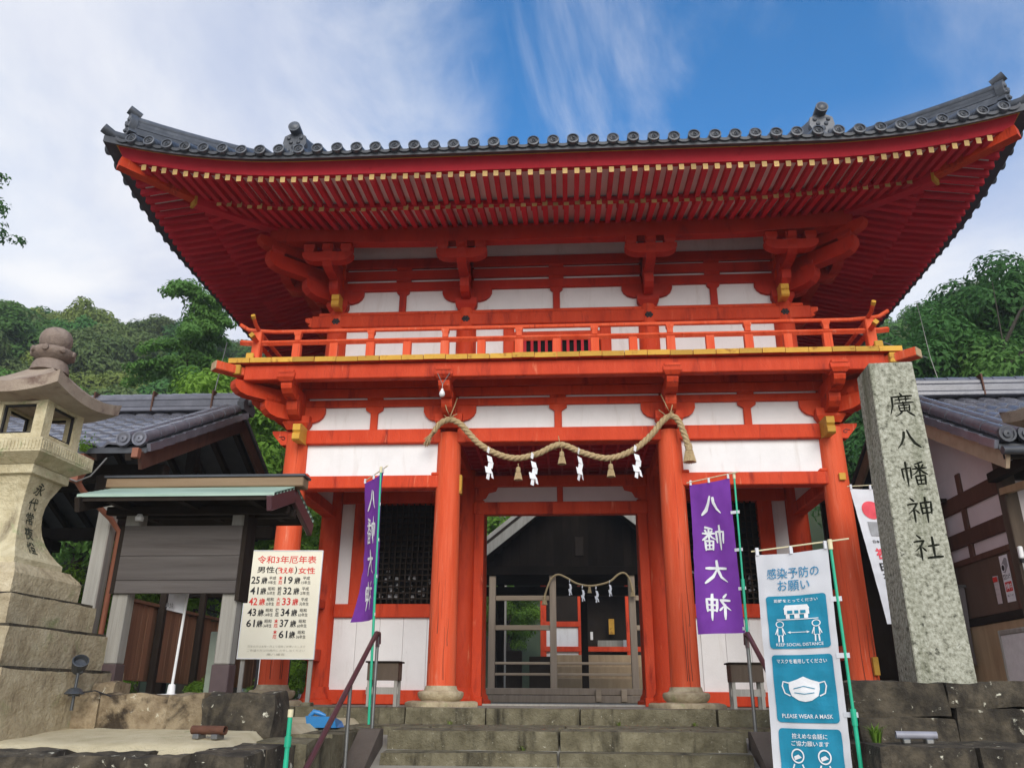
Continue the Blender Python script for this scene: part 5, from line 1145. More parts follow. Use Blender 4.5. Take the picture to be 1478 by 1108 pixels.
# ================================================================== FOREGROUND THINGS
# ---- stone lanterns
def lantern(label, loc, rz, group, tall=True):
    t = thing('stone_lantern', label, 'lantern', loc, rz, group)
    tiers = [(.77, .0, .49), (.665, .49, .79), (.545, .79, 1.03)] if tall else [(.36, .55, 1.03)]
    for k, (hx, z0, z1) in enumerate(tiers):
        sp_ = (.1, .3, -.25)[k]*hx
        for (a, c_) in ((-hx, sp_), (sp_, hx)):
            me = rockmesh('pedestal_block', c_-a-.014, hx*2, z1-z0-.016, rng.random()*90, .013, 'lanternbase', 16, .006); put('pedestal_block', me, t, T3(((a+c_)/2, 0, (z0+z1)/2)))
    cb = MB()
    for hx, z0, z1 in tiers: cb.box(-hx+.03, hx-.03, -hx+.03, hx-.03, z0+.02, z1+.012)
    cb.obj('joint_mortar', 'rockdark', t)
    b = MB().frustum([(.425, .425, 1.03), (.43, .43, 1.20), (.415, .415, 1.225), (.365, .365, 1.275), (.355, .355, 1.29)]); b.obj('plinth', 'lanternbase', t)
    prof_ = [(.305, 1.29), (.304, 1.345), (.270, 1.38), (.225, 1.44), (.186, 1.51), (.158, 1.59), (.143, 1.67), (.138, 1.75), (.143, 1.83), (.160, 1.91), (.188, 1.98), (.212, 2.045)]
    b = MB().frustum([(r_, r_, z) for r_, z in prof_]); b.obj('shaft', 'lantern', t)
    MB().frustum([(.232, .232, 2.045), (.243, .243, 2.052), (.243, .243, 2.125), (.233, .233, 2.13)]).obj('shaft_cap', 'lantern', t)
    b = MB().frustum([(.245, .245, 2.13), (.362, .362, 2.205), (.362, .362, 2.315), (.35, .35, 2.325)])
    for s_ in range(4):
        m_ = Matrix.Rotation(s_*pi/2, 4, 'Z')
        for k in range(22): b.box(-.335+.0319*k-.008, -.335+.0319*k+.008, -.368, -.361, 2.225, 2.30, mat=m_)
    b.obj('platform', 'lantern', t)
    # light chamber: four posts, sill and head, open windows
    b = MB(); ho = .255; pw = .05
    for sx in (-1, 1):
        for sy in (-1, 1): b.box(sx*(ho-pw)-pw, sx*(ho-pw)+pw, sy*(ho-pw)-pw, sy*(ho-pw)+pw, 2.325, 2.75)
    for s_ in range(4):
        m_ = Matrix.Rotation(s_*pi/2, 4, 'Z'); b.box(-ho+2*pw, ho-2*pw, -ho+.002, -ho+.07, 2.325, 2.40, mat=m_); b.box(-ho+2*pw, ho-2*pw, -ho+.002, -ho+.07, 2.665, 2.75, mat=m_)
    b.obj('light_chamber', 'lantern', t)
    b = MB(); w_ = ho-2*pw
    for s_ in range(4):
        m_ = Matrix.Rotation(s_*pi/2, 4, 'Z')
        for (x0, x1, z0, z1) in ((-w_+.001, -w_+.018, 2.401, 2.664), (w_-.018, w_-.001, 2.401, 2.664), (-w_+.018, w_-.018, 2.401, 2.417), (-w_+.018, w_-.018, 2.648, 2.664)): b.box(x0, x1, -ho+.02, -ho+.04, z0, z1, mat=m_)
    b.obj('window_frame', 'black', t)
    # roof with upturned corners
    n = 16; h = .465; b = MB()
    def up_(u, v): return .075*(abs(u)*abs(v))**2.0+.008*(u*u+v*v)
    def top(u, v):
        m_ = max(abs(u), abs(v)); return 2.795+.25*(1-m_)**1.7+.14*(1-m_)+up_(u, v)*m_
    for side, fn in (('t', lambda u, v: top(u, v)), ('b', lambda u, v: 2.70-.03*(1-max(abs(u), abs(v)))+up_(u, v)*.9)):
        o = len(b.v); hh_ = h if side == 't' else h*.975
        for j in range(n+1):
            for i in range(n+1):
                u = -1+2*i/n; v = -1+2*j/n; b.v.append((u*hh_, v*hh_, fn(u, v)))
        for j in range(n):
            for i in range(n):
                q = (o+j*(n+1)+i, o+j*(n+1)+i+1, o+(j+1)*(n+1)+i+1, o+(j+1)*(n+1)+i); b.f.append(q if side == 't' else q[::-1]); b.m.append(0)
    N1 = (n+1)*(n+1)
    for k in range(n):
        for (a, c_) in ((k, k+1), (n*(n+1)+k+1, n*(n+1)+k), ((k+1)*(n+1), k*(n+1)), (k*(n+1)+n, (k+1)*(n+1)+n)): b.f.append((a, N1+a, N1+c_, c_)[::-1]); b.m.append(0)
    b.obj('lantern_roof', 'lanternroof', t, 35)
    b = MB().lathe([(.165, 3.05), (.150, 3.12), (.135, 3.15), (.112, 3.165), (.145, 3.183), (.175, 3.212), (.184, 3.245), (.175, 3.268), (.145, 3.278), (.08, 3.272)], 24)
    for k in range(8):
        a = k*pi/4+.25; b.lathe([(.027, -.02), (.034, 0), (.027, .02), (.006, .027)], 8, mat=T3((.172*cos(a), .172*sin(a), 3.24)) @ Matrix.Rotation(a, 4, 'Z') @ Matrix.Rotation(pi/2, 4, 'Y'))
    b.obj('lotus_collar', 'jewelstone', t, 50)
    MB().lathe([(.075, 3.262), (.105, 3.28), (.130, 3.315), (.141, 3.365), (.135, 3.415), (.112, 3.457), (.075, 3.483), (.03, 3.496), (.003, 3.499)], 24).obj('jewel_finial', 'jewelstone', t, 50)
    if tall:
        for k, ch in enumerate('永代常夜燈'):   # inscription on the face towards the steps
            zz = 1.955-.125*k
            def hw_(z):
                for (r0_, z0), (r1_, z1) in zip(prof_[:-1], prof_[1:]):
                    if z0 <= z <= z1: return r0_+(r1_-r0_)*(z-z0)/(z1-z0)
                return .18
            flat_obj('inscription', fit(text_tris(ch, 1, .012), 0, 0, None, .105), lambda x, y, l: (hw_(zz+y)+.003, x-.02, zz+y), 'engrave', t, 0, .04)
    return t
lantern('tall ochre stone lantern with carved jewel top standing left of the steps', (-4.62, -4.75, -.2), R(-3), 'pair of stone lanterns before the gate')
lantern('stone lantern at the right edge of which only a roof corner reaches the picture', (4.52, -4.55, -.33), R(4), 'pair of stone lanterns before the gate', False)
# ---- inscribed pillar
pil = thing('stone_pillar', 'tall speckled granite pillar with the shrine name carved down its front', 'stone pillar', (3.02, -4.24, .22), R(-3))
Hp = 2.72; b = bmesh.new(); bmesh.ops.create_cube(b, size=1)
for v in b.verts: v.co = Vector((v.co.x*(.44 if v.co.z < 0 else .375), v.co.y*(.44 if v.co.z < 0 else .375), (v.co.z+.5)*Hp))
bmesh.ops.bevel(b, geom=[e for e in b.edges], offset=.006, segments=2, affect='EDGES')
me = bpy.data.meshes.new('shaft'); b.to_mesh(me); b.free(); me.materials.append(MT['granite']); sh = put('shaft', me, pil)
# strokes cut into the stone
cut = MB(); hf = lambda z: .44/2+(.375-.44)/2*z/Hp
for k, ch in enumerate('廣八幡神社'):
    s_ = .222; cz = 2.315-.312*k; depth_step = 0
    for st in STROKE[ch]:
        V_, F = ribbon(st); n_ = len(V_)//2; o = len(cut.v); depth_step += 1
        groove_depth = .020+.0006*depth_step
        for i in range(n_):
            mid = [(V_[2*i][q]+V_[2*i+1][q])/2 for q in (0, 1)]
            for (u, w_, d_) in ((V_[2*i][0], V_[2*i][1], -.0035), (V_[2*i+1][0], V_[2*i+1][1], -.0035), (mid[0], mid[1], groove_depth)):
                x = u*s_*1.02+.03; z = w_*s_+cz; cut.v.append((x, -hf(z)+d_, z))
        for i in range(n_-1):
            a_, c_ = o+3*i, o+3*i+3
            cut.f += [(a_, a_+1, c_+1, c_), (a_+1, a_+2, c_+2, c_+1), (a_+2, a_, c_, c_+2)]; cut.m += [0]*3
        cut.f += [(o, o+2, o+1), (o+3*n_-3, o+3*n_-2, o+3*n_-1)]; cut.m += [0]*2
groove_data = cut.mesh('cutter', 'engrave'); groove_mesh = bmesh.new(); groove_mesh.from_mesh(groove_data); bmesh.ops.recalc_face_normals(groove_mesh, faces=groove_mesh.faces[:]); groove_mesh.to_mesh(groove_data); groove_mesh.free()
groove = bpy.data.objects.new('cutter', groove_data); COL.objects.link(groove); groove.matrix_world = T3((3.02, -4.24, .22)) @ Matrix.Rotation(R(-3), 4, 'Z')
bpy.context.view_layer.update()
carve = sh.modifiers.new('cut', 'BOOLEAN'); carve.operation = 'DIFFERENCE'; carve.object = groove; carve.solver = 'EXACT'; carve.use_self = True
try: carve.material_mode = 'TRANSFER'
except Exception: pass
dg = bpy.context.evaluated_depsgraph_get(); carved = bpy.data.meshes.new_from_object(sh.evaluated_get(dg))
sh.modifiers.clear(); bpy.data.objects.remove(groove)
if len(carved.polygons) > 200: carved.name = 'shaft'; sh.data = carved
# ---- banners
def banner(name, label, pole, ptop, pbase, w, h, dirv, ztop, mat, polemat='greenpole', wav=.03, shear=0, rodang=0, rod_ext=.12, seed=1, group=None, cat='banner', pole_side=0, narrowing=0):
    """pole = (x, y); cloth hangs from the rod on the side dirv (unit, horizontal), local x runs along dirv from 0 to w"""
    t = thing(name, label, cat, (pole[0], pole[1], pbase), 0, group)
    d = Vector((dirv[0], dirv[1], 0)).normalized(); nn = Vector((d.y, -d.x, 0))
    if nn.y > 0: nn = -nn
    zt = ztop-pbase
    def S3(x, y, lift_):
        u = x; v = -y/h                         # v 0 top .. 1 bottom
        wv = wav*(.15+v)*(sin(u/w*3.1+seed+v*2.6)+.45*sin(u/w*6.3+v*5.1+seed*2.1))+wav*.5*sin(v*6+seed)*v
        wv += .006*noise.noise(Vector((u*14+seed*9, y*5, seed)))+.009*noise.noise(Vector((u*5-y*6, y*9+u*8, seed*3)))
        xx = .03+u*(1-narrowing*v*(1-v)*3)+shear*v
        return d*xx+nn*(wv+lift_)+Vector((0, 0, zt+y+.04*sin(rodang)*u-.012*sin(u/w*pi)*(1-v)))
    b = MB(); nx_, ny_ = 18, 54
    for j in range(ny_+1):
        for i in range(nx_+1): b.v.append(tuple(S3(w*i/nx_, -h*j/ny_, 0)))
    for j in range(ny_):
        for i in range(nx_): b.f.append((j*(nx_+1)+i, j*(nx_+1)+i+1, (j+1)*(nx_+1)+i+1, (j+1)*(nx_+1)+i)); b.m.append(0)
    b.obj('cloth', mat, t, 80)
    lean = Vector((pole[2], 0, 0)) if len(pole) > 2 else Vector((0, 0, 0))
    jz = zt*.55
    MB().tube([(0, 0, 0), lean*.55+Vector((0, 0, jz))], .0155, 10).obj('lower_pole', polemat, t, 60)
    MB().tube([lean*.55+Vector((0, 0, jz-.04)), lean+Vector((0, 0, zt+.04))], .0115, 10).obj('upper_pole', polemat, t, 60)
    MB().tube([lean*.55+Vector((0, 0, jz-.06)), lean*.55+Vector((0, 0, jz+.05))], .021, 10).obj('joint', polemat, t, 60)
    MB().tube([lean+Vector((0, 0, zt-.015)), lean+Vector((0, 0, zt+.06))], .018, 8).obj('pole_cap', 'ivory', t, 60)
    a = S3(-rod_ext, 0, 0)+Vector((0, 0, .045)); c_ = S3(w+.03, 0, 0)+Vector((0, 0, .028))
    MB().tube([a, c_], .0065, 6).obj('cross_rod', 'ivory', t, 60)
    lp = MB().box(-.012, .012, -.012, .012, -.03, .03).mesh('loop', 'whitecloth')
    for k in range(3): put('loop', lp, t, T3(S3(w*(.03+.94*k/2), 0, 0)+Vector((0, 0, .025))))
    n_ = 4
    for k in range(1, n_+1):
        y = -h*k/n_*.985+.02; q = S3(0, y, 0); pp = lean*((zt+y)/zt)
        b = MB(); b.beam(q+d*.02, Vector((pp.x, pp.y, q.z))-d*.03, .008, .035); b.obj('side_loop', 'whitecloth', t)
    return t, S3
GR = 'purple shrine banners beside the gate pillars'
for k_, (lab, pole, dv, zt, zb, w, h, sd_, nar) in enumerate((
    ('purple banner seen half turned in front of the left gate bay', (-2.10, -1.9, -.05), (-.56, .83), 2.66, -.17, .66, 1.72, 1.0, .16),
    ('purple banner seen broad on in front of the right gate bay', (2.03, -1.95, .03), (-.80, .60), 2.53, -.17, .53, 1.74, 2.4, .0))):
    t, S3 = banner('purple_banner', lab, pole, 0, zb, w, h, dv, zt, 'purple', seed=sd_, group=GR, narrowing=nar, wav=.036)
    for k, ch in enumerate('八幡大神'):
        V_, F = brush(ch); s_ = .34 if k_ == 0 else .30; cx_, cy_ = w*.5, -h*(.155+.225*k)
        # the cloth is seen from its back: the characters run mirrored
        flat_obj('lettering', ([(cx_+x*s_, cy_+y*s_) for x, y in V_], F), S3, 'whiteprint', t, .010, .025)
# infection notice banner
t, S3 = banner('notice_banner', 'white and blue infection prevention banner on a green pole right of the steps', (2.09, -5.02, -.01), 0, -1.45, .575, 1.62, (-.80, .55), 1.19, 'whitecloth', seed=.4, wav=.018, rod_ext=.16, shear=.035)
W_, H_ = .575, 1.62
mir = lambda VF: ([(W_-x, y) for x, y in VF[0]], [f[::-1] for f in VF[1]])
def ymap(y): return y+.02 if y > -.37 else (-.325+(y+.40)*(.39/.525) if y > -.95 else (-.76+(y+.98)*(.475/.525) if y > -1.53 else y+.285))
def pr(name, VF, mat, l=.004, me_=.05, raw=False): flat_obj(name, mir(VF if raw else ([(x, ymap(y)) for x, y in VF[0]], VF[1])), S3, mat, t, l*1.9, me_*.7)
pr('lettering', fit(text_tris('感染予防の', 1, .005), W_*.50, -.172, .41, .082), 'tealtext'); pr('lettering', fit(text_tris('お願い', 1, .005), W_*.50, -.268, .25, .080), 'tealtext')
for k, yt in enumerate((-.40, -.98, -1.56)):
    hh_ = .525 if k < 2 else .34
    pr('blue_panel', rect2(.06, W_-.05, yt-hh_, yt, .03), 'teal', .003)
cx_ = (W_+.01)/2
pr('lettering', fit(text_tris('距離をとってください', 1, .01), cx_, -.450, .34, .034), 'whiteprint', .006); pr('lettering', fit(text_tris('KEEP SOCIAL DISTANCE', 1, .006), cx_, -.885, .36, .030), 'whiteprint', .006)
pr('lettering', fit(text_tris('マスクを着用してください', 1, .01), cx_, -1.030, .38, .036), 'whiteprint', .006); pr('lettering', fit(text_tris('PLEASE WEAR A MASK', 1, .006), cx_, -1.455, .38, .032), 'whiteprint', .006)
# temple drawing, two figures with arrow
tmp = merge2(rect2(cx_-.095, cx_+.095, -.59, -.535), ([(cx_-.10, -.535), (cx_+.10, -.535), (cx_+.085, -.495), (cx_-.085, -.495)], [(0, 1, 2, 3)]), rect2(cx_-.085, cx_-.055, -.63, -.59), rect2(cx_+.055, cx_+.085, -.63, -.59), rect2(cx_-.02, cx_+.02, -.63, -.59), rect2(cx_-.16, cx_+.16, -.642, -.634))
pr('temple_drawing', tmp, 'whiteprint', .006); pr('temple_windows', merge2(rect2(cx_-.07, cx_-.03, -.58, -.55), rect2(cx_+.03, cx_+.07, -.58, -.55), rect2(cx_-.015, cx_+.015, -.58, -.55)), 'teal', .008)
def figure(x, y, s=1): return merge2(ring2(x, y, .030*s, .008*s), line2([(x-.018*s, y-.035*s), (x-.038*s, y-.10*s)], .008*s), line2([(x+.018*s, y-.035*s), (x+.038*s, y-.10*s)], .008*s), line2([(x-.018*s, y-.035*s), (x-.022*s, y-.11*s), (x+.022*s, y-.11*s), (x+.018*s, y-.035*s)], .008*s), line2([(x-.013*s, y-.11*s), (x-.015*s, y-.175*s)], .011*s), line2([(x+.013*s, y-.11*s), (x+.015*s, y-.175*s)], .011*s))
pr('figure_drawing', merge2(figure(cx_-.14, -.685), figure(cx_+.14, -.685)), 'whiteprint', .006)
pr('arrow_drawing', merge2(line2([(cx_-.075, -.765), (cx_+.075, -.765)], .006), ([(cx_-.085, -.765), (cx_-.062, -.753), (cx_-.062, -.777)], [(0, 1, 2)]), ([(cx_+.085, -.765), (cx_+.062, -.753), (cx_+.062, -.777)], [(0, 1, 2)])), 'whiteprint', .006)
mk = [(cx_-.115, -1.195), (cx_-.055, -1.175), (cx_, -1.150), (cx_+.055, -1.175), (cx_+.115, -1.195), (cx_+.115, -1.25), (cx_+.10, -1.30), (cx_+.05, -1.335), (cx_, -1.345), (cx_-.05, -1.335), (cx_-.10, -1.30), (cx_-.115, -1.25)]
pr('mask_drawing', (mk, [tuple(range(12))]), 'whiteprint', .006)
pr('mask_lines', merge2(line2([(cx_-.08, -1.245), (cx_, -1.225), (cx_+.08, -1.245)], .006), line2([(cx_-.075, -1.275), (cx_, -1.285), (cx_+.075, -1.275)], .006)), 'teal', .008)
for s_ in (-1, 1): pr('mask_strap', line2([(cx_+s_*.115, -1.20), (cx_+s_*.155, -1.19), (cx_+s_*.165, -1.225), (cx_+s_*.15, -1.28), (cx_+s_*.11, -1.30)], .010), 'whiteprint', .006)
pr('lettering', fit(text_tris('控えめな会話に', 1, .01), cx_, -1.61, .26, .036), 'whiteprint', .006); pr('lettering', fit(text_tris('ご協力願います', 1, .01), cx_, -1.66, .28, .036), 'whiteprint', .006)
for s_ in (-1, 1): pr('figure_drawing', merge2(ring2(cx_+s_*.10, -1.745, .045, .010), line2([(cx_+s_*.10-.03, -1.80), (cx_+s_*.10-.07, -1.90)], .011), line2([(cx_+s_*.10+.03, -1.80), (cx_+s_*.10+.07, -1.90)], .011), ([(cx_+s_*.10-.025, -1.775), (cx_+s_*.10+.03, -1.755), (cx_+s_*.10+.005, -1.735), (cx_+s_*.10-.03, -1.75)], [(0, 1, 2, 3)])), 'whiteprint', .006)
# heritage banner
t, S3 = banner('heritage_banner', 'white banner with red disc partly hidden behind the inscribed pillar', (4.235, -1.0, 0), 0, -.2, .50, 1.66, (-1, .05), 2.62, 'whitecloth', 'whitemetal', seed=3, wav=.02, shear=-.20, rod_ext=.05)
W_, H_ = .50, 1.66
def pr2(name, VF, mat): pr(name, VF, mat, raw=True)
t['label'] = 'white banner with red disc partly hidden behind the inscribed pillar'
pr2('red_disc', disc2(.19, -.27, .115), 'sunred'); pr2('grey_block', rect2(.10, .28, -.60, -.42), 'greyprint'); pr2('lettering', fit(text_tris('日本遺産', 1, .01), .185, -.67, .17, .04), 'black')
pr2('lettering', fit(text_tris('祝', 1, .03), .165, -.82, .14, .14), 'sunred')
for k, ch in enumerate('日本遺産認定'): pr2('lettering', fit(text_tris(ch, 1, .03), .155, -.985-.112*k, .115, .098), 'black')
# ---- roofed notice board
nbd = thing('notice_board', 'roofed wooden notice board with green copper roof on the rock kerb', 'notice board', (-3.28, -4.12, .09))
pst = MB().box(-.07, .07, -.07, .07, .27, 1.62, ch=.01).mesh('post', 'oldwood'); slv = MB().box(-.078, .078, -.078, .078, 0, .27, ch=.006).mesh('post_sleeve', 'sleeve')
b = MB(); b.box(-.655, .445, -.071, -.060, .87, 1.45); b.obj('board_backing', 'darkwood', nbd)
for sx in (-1, 1): q = put('post', pst, nbd, T3((sx*.50-.11, 0, 0))); put('post_sleeve', slv, q)
for k, (z0, z1) in enumerate(((.86, .972), (.974, 1.187), (1.189, 1.46))): MB().box(-.655, .445, -.105, -.072, z0, z1, ch=.004).obj('board_plank', 'greywoodx', nbd)
MB().box(-.695, -.657, -.10, .03, .86, 1.46).obj('board_edge', 'darkwood', nbd); MB().box(.447, .485, -.10, .12, .80, 1.6).obj('side_board', 'darkwood', nbd)
for yy in (-.09, .09): MB().box(-.85, .85, yy-.035, yy+.035, 1.56, 1.635, ch=.006).obj('eave_beam', 'darkwood', nbd)
for x in (-.66, .0, .62): MB().box(x-.03, x+.03, -.45, .45, 1.60, 1.665).obj('cross_beam', 'darkwood', nbd)
sl_ = .19/.56
b = MB()
for sy in (-1, 1): b.add([(-.86, sy*.56, 1.62), (.86, sy*.56, 1.62), (.86, 0, 1.81), (-.86, 0, 1.81), (-.86, sy*.56, 1.585), (.86, sy*.56, 1.585), (.86, 0, 1.775), (-.86, 0, 1.775)], [(0, 1, 2, 3), (7, 6, 5, 4), (0, 4, 5, 1), (0, 3, 7, 4), (1, 5, 6, 2)])
b.obj('roof_boards', 'darkwood', nbd)
for sy in (-1, 1):
    for k in range(7): # overlapping copper strips
        y0 = .575-.082*k; z0 = 1.632+(.575-y0)*sl_
        b = MB(); b.add([(-.875, sy*y0, z0-.012), (.875, sy*y0, z0-.012), (.875, sy*y0, z0+.012), (-.875, sy*y0, z0+.012), (.875, sy*(y0-.10), z0+.05), (-.875, sy*(y0-.10), z0+.05)], [(0, 1, 2, 3), (3, 2, 4, 5)]); b.obj('copper_strip', 'copper', nbd)
b = MB(); b.box(-.93, .95, -.085, .085, 1.822, 1.915, ch=.01); b.obj('ridge_board', 'ridgewood', nbd); MB().box(-.945, .965, -.10, .10, 1.915, 1.935).obj('ridge_cover', 'tiledark', nbd)
for sx in (-1, 1):
    for sy in (-1, 1): MB().beam((sx*.845, sy*.60, 1.545), (sx*.845, 0, 1.755), .045, .13, ch=.006).obj('barge_board', 'railbrown' if sx > 0 else 'darkwood', nbd)
MB().lathe([(.035, 0), (.04, .03), (.02, .06)], 8, mat=T3((-.52, -.13, 1.50))).obj('lamp', 'whitemetal', nbd)
# ---- unlucky-year sign
ys_g = thing('year_sign', 'cream sign listing unlucky ages in black and red handwriting before the left pillar', 'sign', (-3.41, -1.33, .0), R(2))
MB().box(-.455, .455, -.012, .012, .53, 1.80).obj('panel', 'cream', ys_g)
b = MB()
for (x0, x1, z0, z1) in ((-.465, -.455, .52, 1.81), (.455, .465, .52, 1.81), (-.455, .455, 1.80, 1.81), (-.455, .455, .52, .53)): b.box(x0, x1, -.018, .016, z0, z1)
b.obj('panel_frame', 'whitemetal', ys_g)
for x in (-.40, .42): MB().box(x-.025, x+.025, .014, .05, .0, 1.7, ch=.004).obj('leg', 'oldwood', ys_g); MB().box(x-.06, x+.06, -.05, .12, -.01, .045, ch=.01).obj('foot_stone', 'stepstone', ys_g)
P2 = lambda x, y, l: (x, -.0125-l, y)
def tx(s, x, y, w=None, h=None, m_='black', bold=.015): flat_obj('lettering', fit(text_tris(s, 1, bold), x, y, w, h), P2, m_, ys_g, .002)
tx('令和3年厄年表', .02, 1.695, .74, .095, 'red', .012); tx('男性(', -.21, 1.565, .26, .092); tx('数え年', .015, 1.562, .20, .08, 'red', .03); tx(')', .145, 1.565, .03, .092); tx('女性', .28, 1.562, .21, .082, 'red')
rows = [('25', '平成9年生', '本厄', '19', '平成15年生', 0), ('41', '昭和56年生', '前厄', '32', '平成2年生', 0), ('42', '昭和55年生', '大厄', '33', '平成元年生', 1), ('43', '昭和54年生', '後厄', '34', '昭和63年生', 0), ('61', '昭和36年生', '本厄', '37', '昭和60年生', 0), (None, None, '本厄', '61', '昭和36年生', 0)]
for k, (a1, e1, yk, a2, e2, hot) in enumerate(rows):
    yy = 1.445-.128*k; cm = 'red' if hot else 'black'
    if a1:
        tx(a1, -.345, yy, .105, .088, cm, .02); tx('歳', -.235, yy-.005, .075, .085, cm, .02); tx(e1[:2], -.135, yy+.025, .085, .042, 'black', .01); tx(e1[2:], -.135, yy-.028, .10, .042, 'black', .01)
    tx(yk[0], -.035, yy+.026, .048, .046, 'black' if k in (1, 3) else 'red', .02); tx(yk[1], -.035, yy-.028, .048, .046, 'black' if k in (1, 3) else 'red', .02)
    tx(a2, .065, yy, .105, .088, cm, .02); tx('歳', .175, yy-.005, .075, .085, cm, .02); tx(e2[:2], .285, yy+.025, .085, .042, 'black', .01); tx(e2[2:], .285, yy-.028, .115, .042, 'black', .01)
tx('厄年の方は本年一月より随時ご祈祷いたします', 0, .665, .70, .028, 'faint', .0); tx('ご希望の方は社務所にお申し出ください', 0, .620, .70, .028, 'faint', 0); tx('廣八幡宮', 0, .575, .22, .028, 'faint', 0)
# ---- low wooden boxes on legs either side of the doorway
def offer_box(label, x):
    t = thing('wooden_box_stand', label, 'box stand', (x, -.85, 0), 0, 'wooden boxes on legs before the white wall boards')
    b = MB(); b.box(-.19, .19, -.13, .13, .30, .32)
    for args in ((-.19, .19, -.13, -.112, .32, .50), (-.19, .19, .112, .13, .32, .50), (-.19, -.172, -.112, .112, .32, .50), (.172, .19, -.112, .112, .32, .50)): b.box(*args)
    b.obj('tray', 'hallwood', t); MB().box(-.215, .215, -.155, .155, .50, .52, ch=.006).obj('lid', 'darkwood', t); lg = MB().beam((0, 0, 0), (0, 0, .31), .04, .032).mesh('leg', 'oldwood')
    for sx in (-1, 1):
        for sy in (-1, 1): put('leg', lg, t, T3((sx*.165, sy*.10, 0)))
    MB().box(-.20, .20, -.10, -.08, .14, .22).obj('cross_rail', 'oldwood', t)
offer_box('small dark wooden box on pale legs behind the left green banner pole', -2.18); offer_box('small dark wooden box on pale legs beside the right handrail', 2.20)
# ---- handrails
def handrail(label, sx):
    t = thing('handrail', label, 'handrail', (0, 0, 0), 0, 'pair of maroon handrails on the steps')
    x = sx*1.80; P_ = [(x, -3.0, .60), (x, -3.02, .70), (x, -3.12, .695), (x, -3.5, .49), (x, -5.9, -.80), (x, -6.0, -.86), (x, -6.02, -.95)]
    if sx > 0: P_ = P_[:4]+[(x, -4.42, -.005), (x, -4.5, -.05), (x, -4.52, -.15)]
    MB().tube(P_, .023, 10).obj('top_rail', 'railbrown', t, 60)
    for y, z in ((-3.06, .66), (-4.0, .20), (-5.6, -.66) if sx < 0 else (-4.38, .0)): MB().tube([(x, y, -.30 if y > -3.2 else z-.9), (x, y, z)], .017, 8).obj('post', 'steel', t, 60)
    MB().beam((x, -3.0, .62), (x, -3.1, .62), .02, .10).obj('end_plate', 'railbrown', t)
handrail('maroon handrail with steel posts running down the left side of the steps', -1); handrail('maroon handrail beside the right purple banner pole going down the steps', 1)
# ---- small things
gp = thing('green_pole', 'bare green plastic pole with ivory cap in front of the sandy ledge', 'pole', (-1.66, -6.0, -1.45))
MB().tube([(0, 0, 0), (.0, 0, 1.02)], .0165, 10).obj('pole', 'greenpole', gp, 60); MB().tube([(0, 0, 1.02), (0, 0, 1.20)], .0165, 10).obj('upper_pole', 'greenpole', gp, 60); MB().tube([(0, 0, 1.27), (0, 0, 1.33)], .022, 10).obj('joint', 'greenpole', gp, 60)
MB().tube([(0, 0, 1.2), (0, 0, 1.44)], .015, 10).obj('top_pole', 'greenpole', gp, 60); MB().tube([(0, 0, 1.44), (0, 0, 1.485)], .018, 10).obj('pole_cap', 'ivory', gp, 60)
pan_thing = thing('dustpan', 'blue plastic dustpan lying on the landing beside the left handrail', 'dustpan', (-2.22, -3.2, -.160), R(8))
b = MB(); b.add([(-.15, -.10, 0), (.12, -.12, 0), (.17, .12, .0), (-.15, .12, 0), (-.17, -.12, .10), (.10, -.14, .095), (.14, .13, .05), (-.17, .13, .10), (-.155, -.105, .10), (.095, -.125, .095), (.13, .115, .05), (-.155, .115, .10), (-.14, -.09, .01), (.11, -.105, .01), (.155, .105, .01), (-.14, .105, .01)],
    [(0, 3, 2, 1), (0, 1, 5, 4), (3, 0, 4, 7), (2, 3, 7, 6), (4, 5, 9, 8), (7, 4, 8, 11), (6, 7, 11, 10), (8, 9, 13, 12), (11, 8, 12, 15), (10, 11, 15, 14), (12, 13, 14, 15), (1, 2, 6, 5)]); b.obj('pan', 'blue', pan_thing)
MB().tube([(-.15, .0, .095), (-.11, .0, .135), (-.07, 0, .125), (.0, 0, .10)], [.018, .024, .024, .014], 8).obj('handle', 'blue', pan_thing, 60)
def pipe(name, label, mat, loc, rz, L, r):
    t = thing(name, label, 'pipe', loc, rz); n = 20; b = MB(); V_ = []
    for (x, rr_) in ((-L/2, r), (L/2, r), (L/2, r*.82), (-L/2, r*.82)):
        for k in range(n): V_.append((x, rr_*cos(2*pi*k/n), rr_*sin(2*pi*k/n)))
    F = [(i*n+k, i*n+(k+1) % n, ((i+1) % 4)*n+(k+1) % n, ((i+1) % 4)*n+k) for i in range(4) for k in range(n)]
    b.add(V_, F); b.obj('tube', mat, t, 40); b = MB(); b.tube([(-L/2+.02, 0, 0), (L/2-.02, 0, 0)], r*.5, 8); b.obj('core', 'hole', t)
    for x in (-L*.28, L*.28): MB().box(x-.025, x+.025, -.05, .05, -r-.03, -r+.004, ch=.006).obj('foot', 'steel', t)
pipe('rusty_pipe', 'short rusted iron pipe lying on the sandy ledge edge', 'rust', (-2.50, -5.2, -.118), R(-12), .27, .030); pipe('plastic_pipe', 'short grey plastic pipe on the ledge of the right stone wall', 'pvc', (2.52, -4.95, -.118), R(-8), .27, .026)
sl2 = thing('spotlight', 'dark grey garden spotlight on the pedestal step of the left lantern', 'spotlight', (-3.76, -4.84, .10)); sl2.scale = (.85, .85, .85)
MB().lathe([(.05, 0), (.05, .01), (.09, .02), (.06, .06), (.03, .075)], 16).obj('base', 'lampgrey', sl2, 40); MB().tube([(0, 0, -.12), (0, 0, .22)], .014, 8).obj('stem', 'lampgrey', sl2)
hm = T3((0, 0, .27)) @ Matrix.Rotation(R(35), 4, 'Y') @ Matrix.Rotation(R(40), 4, 'X')
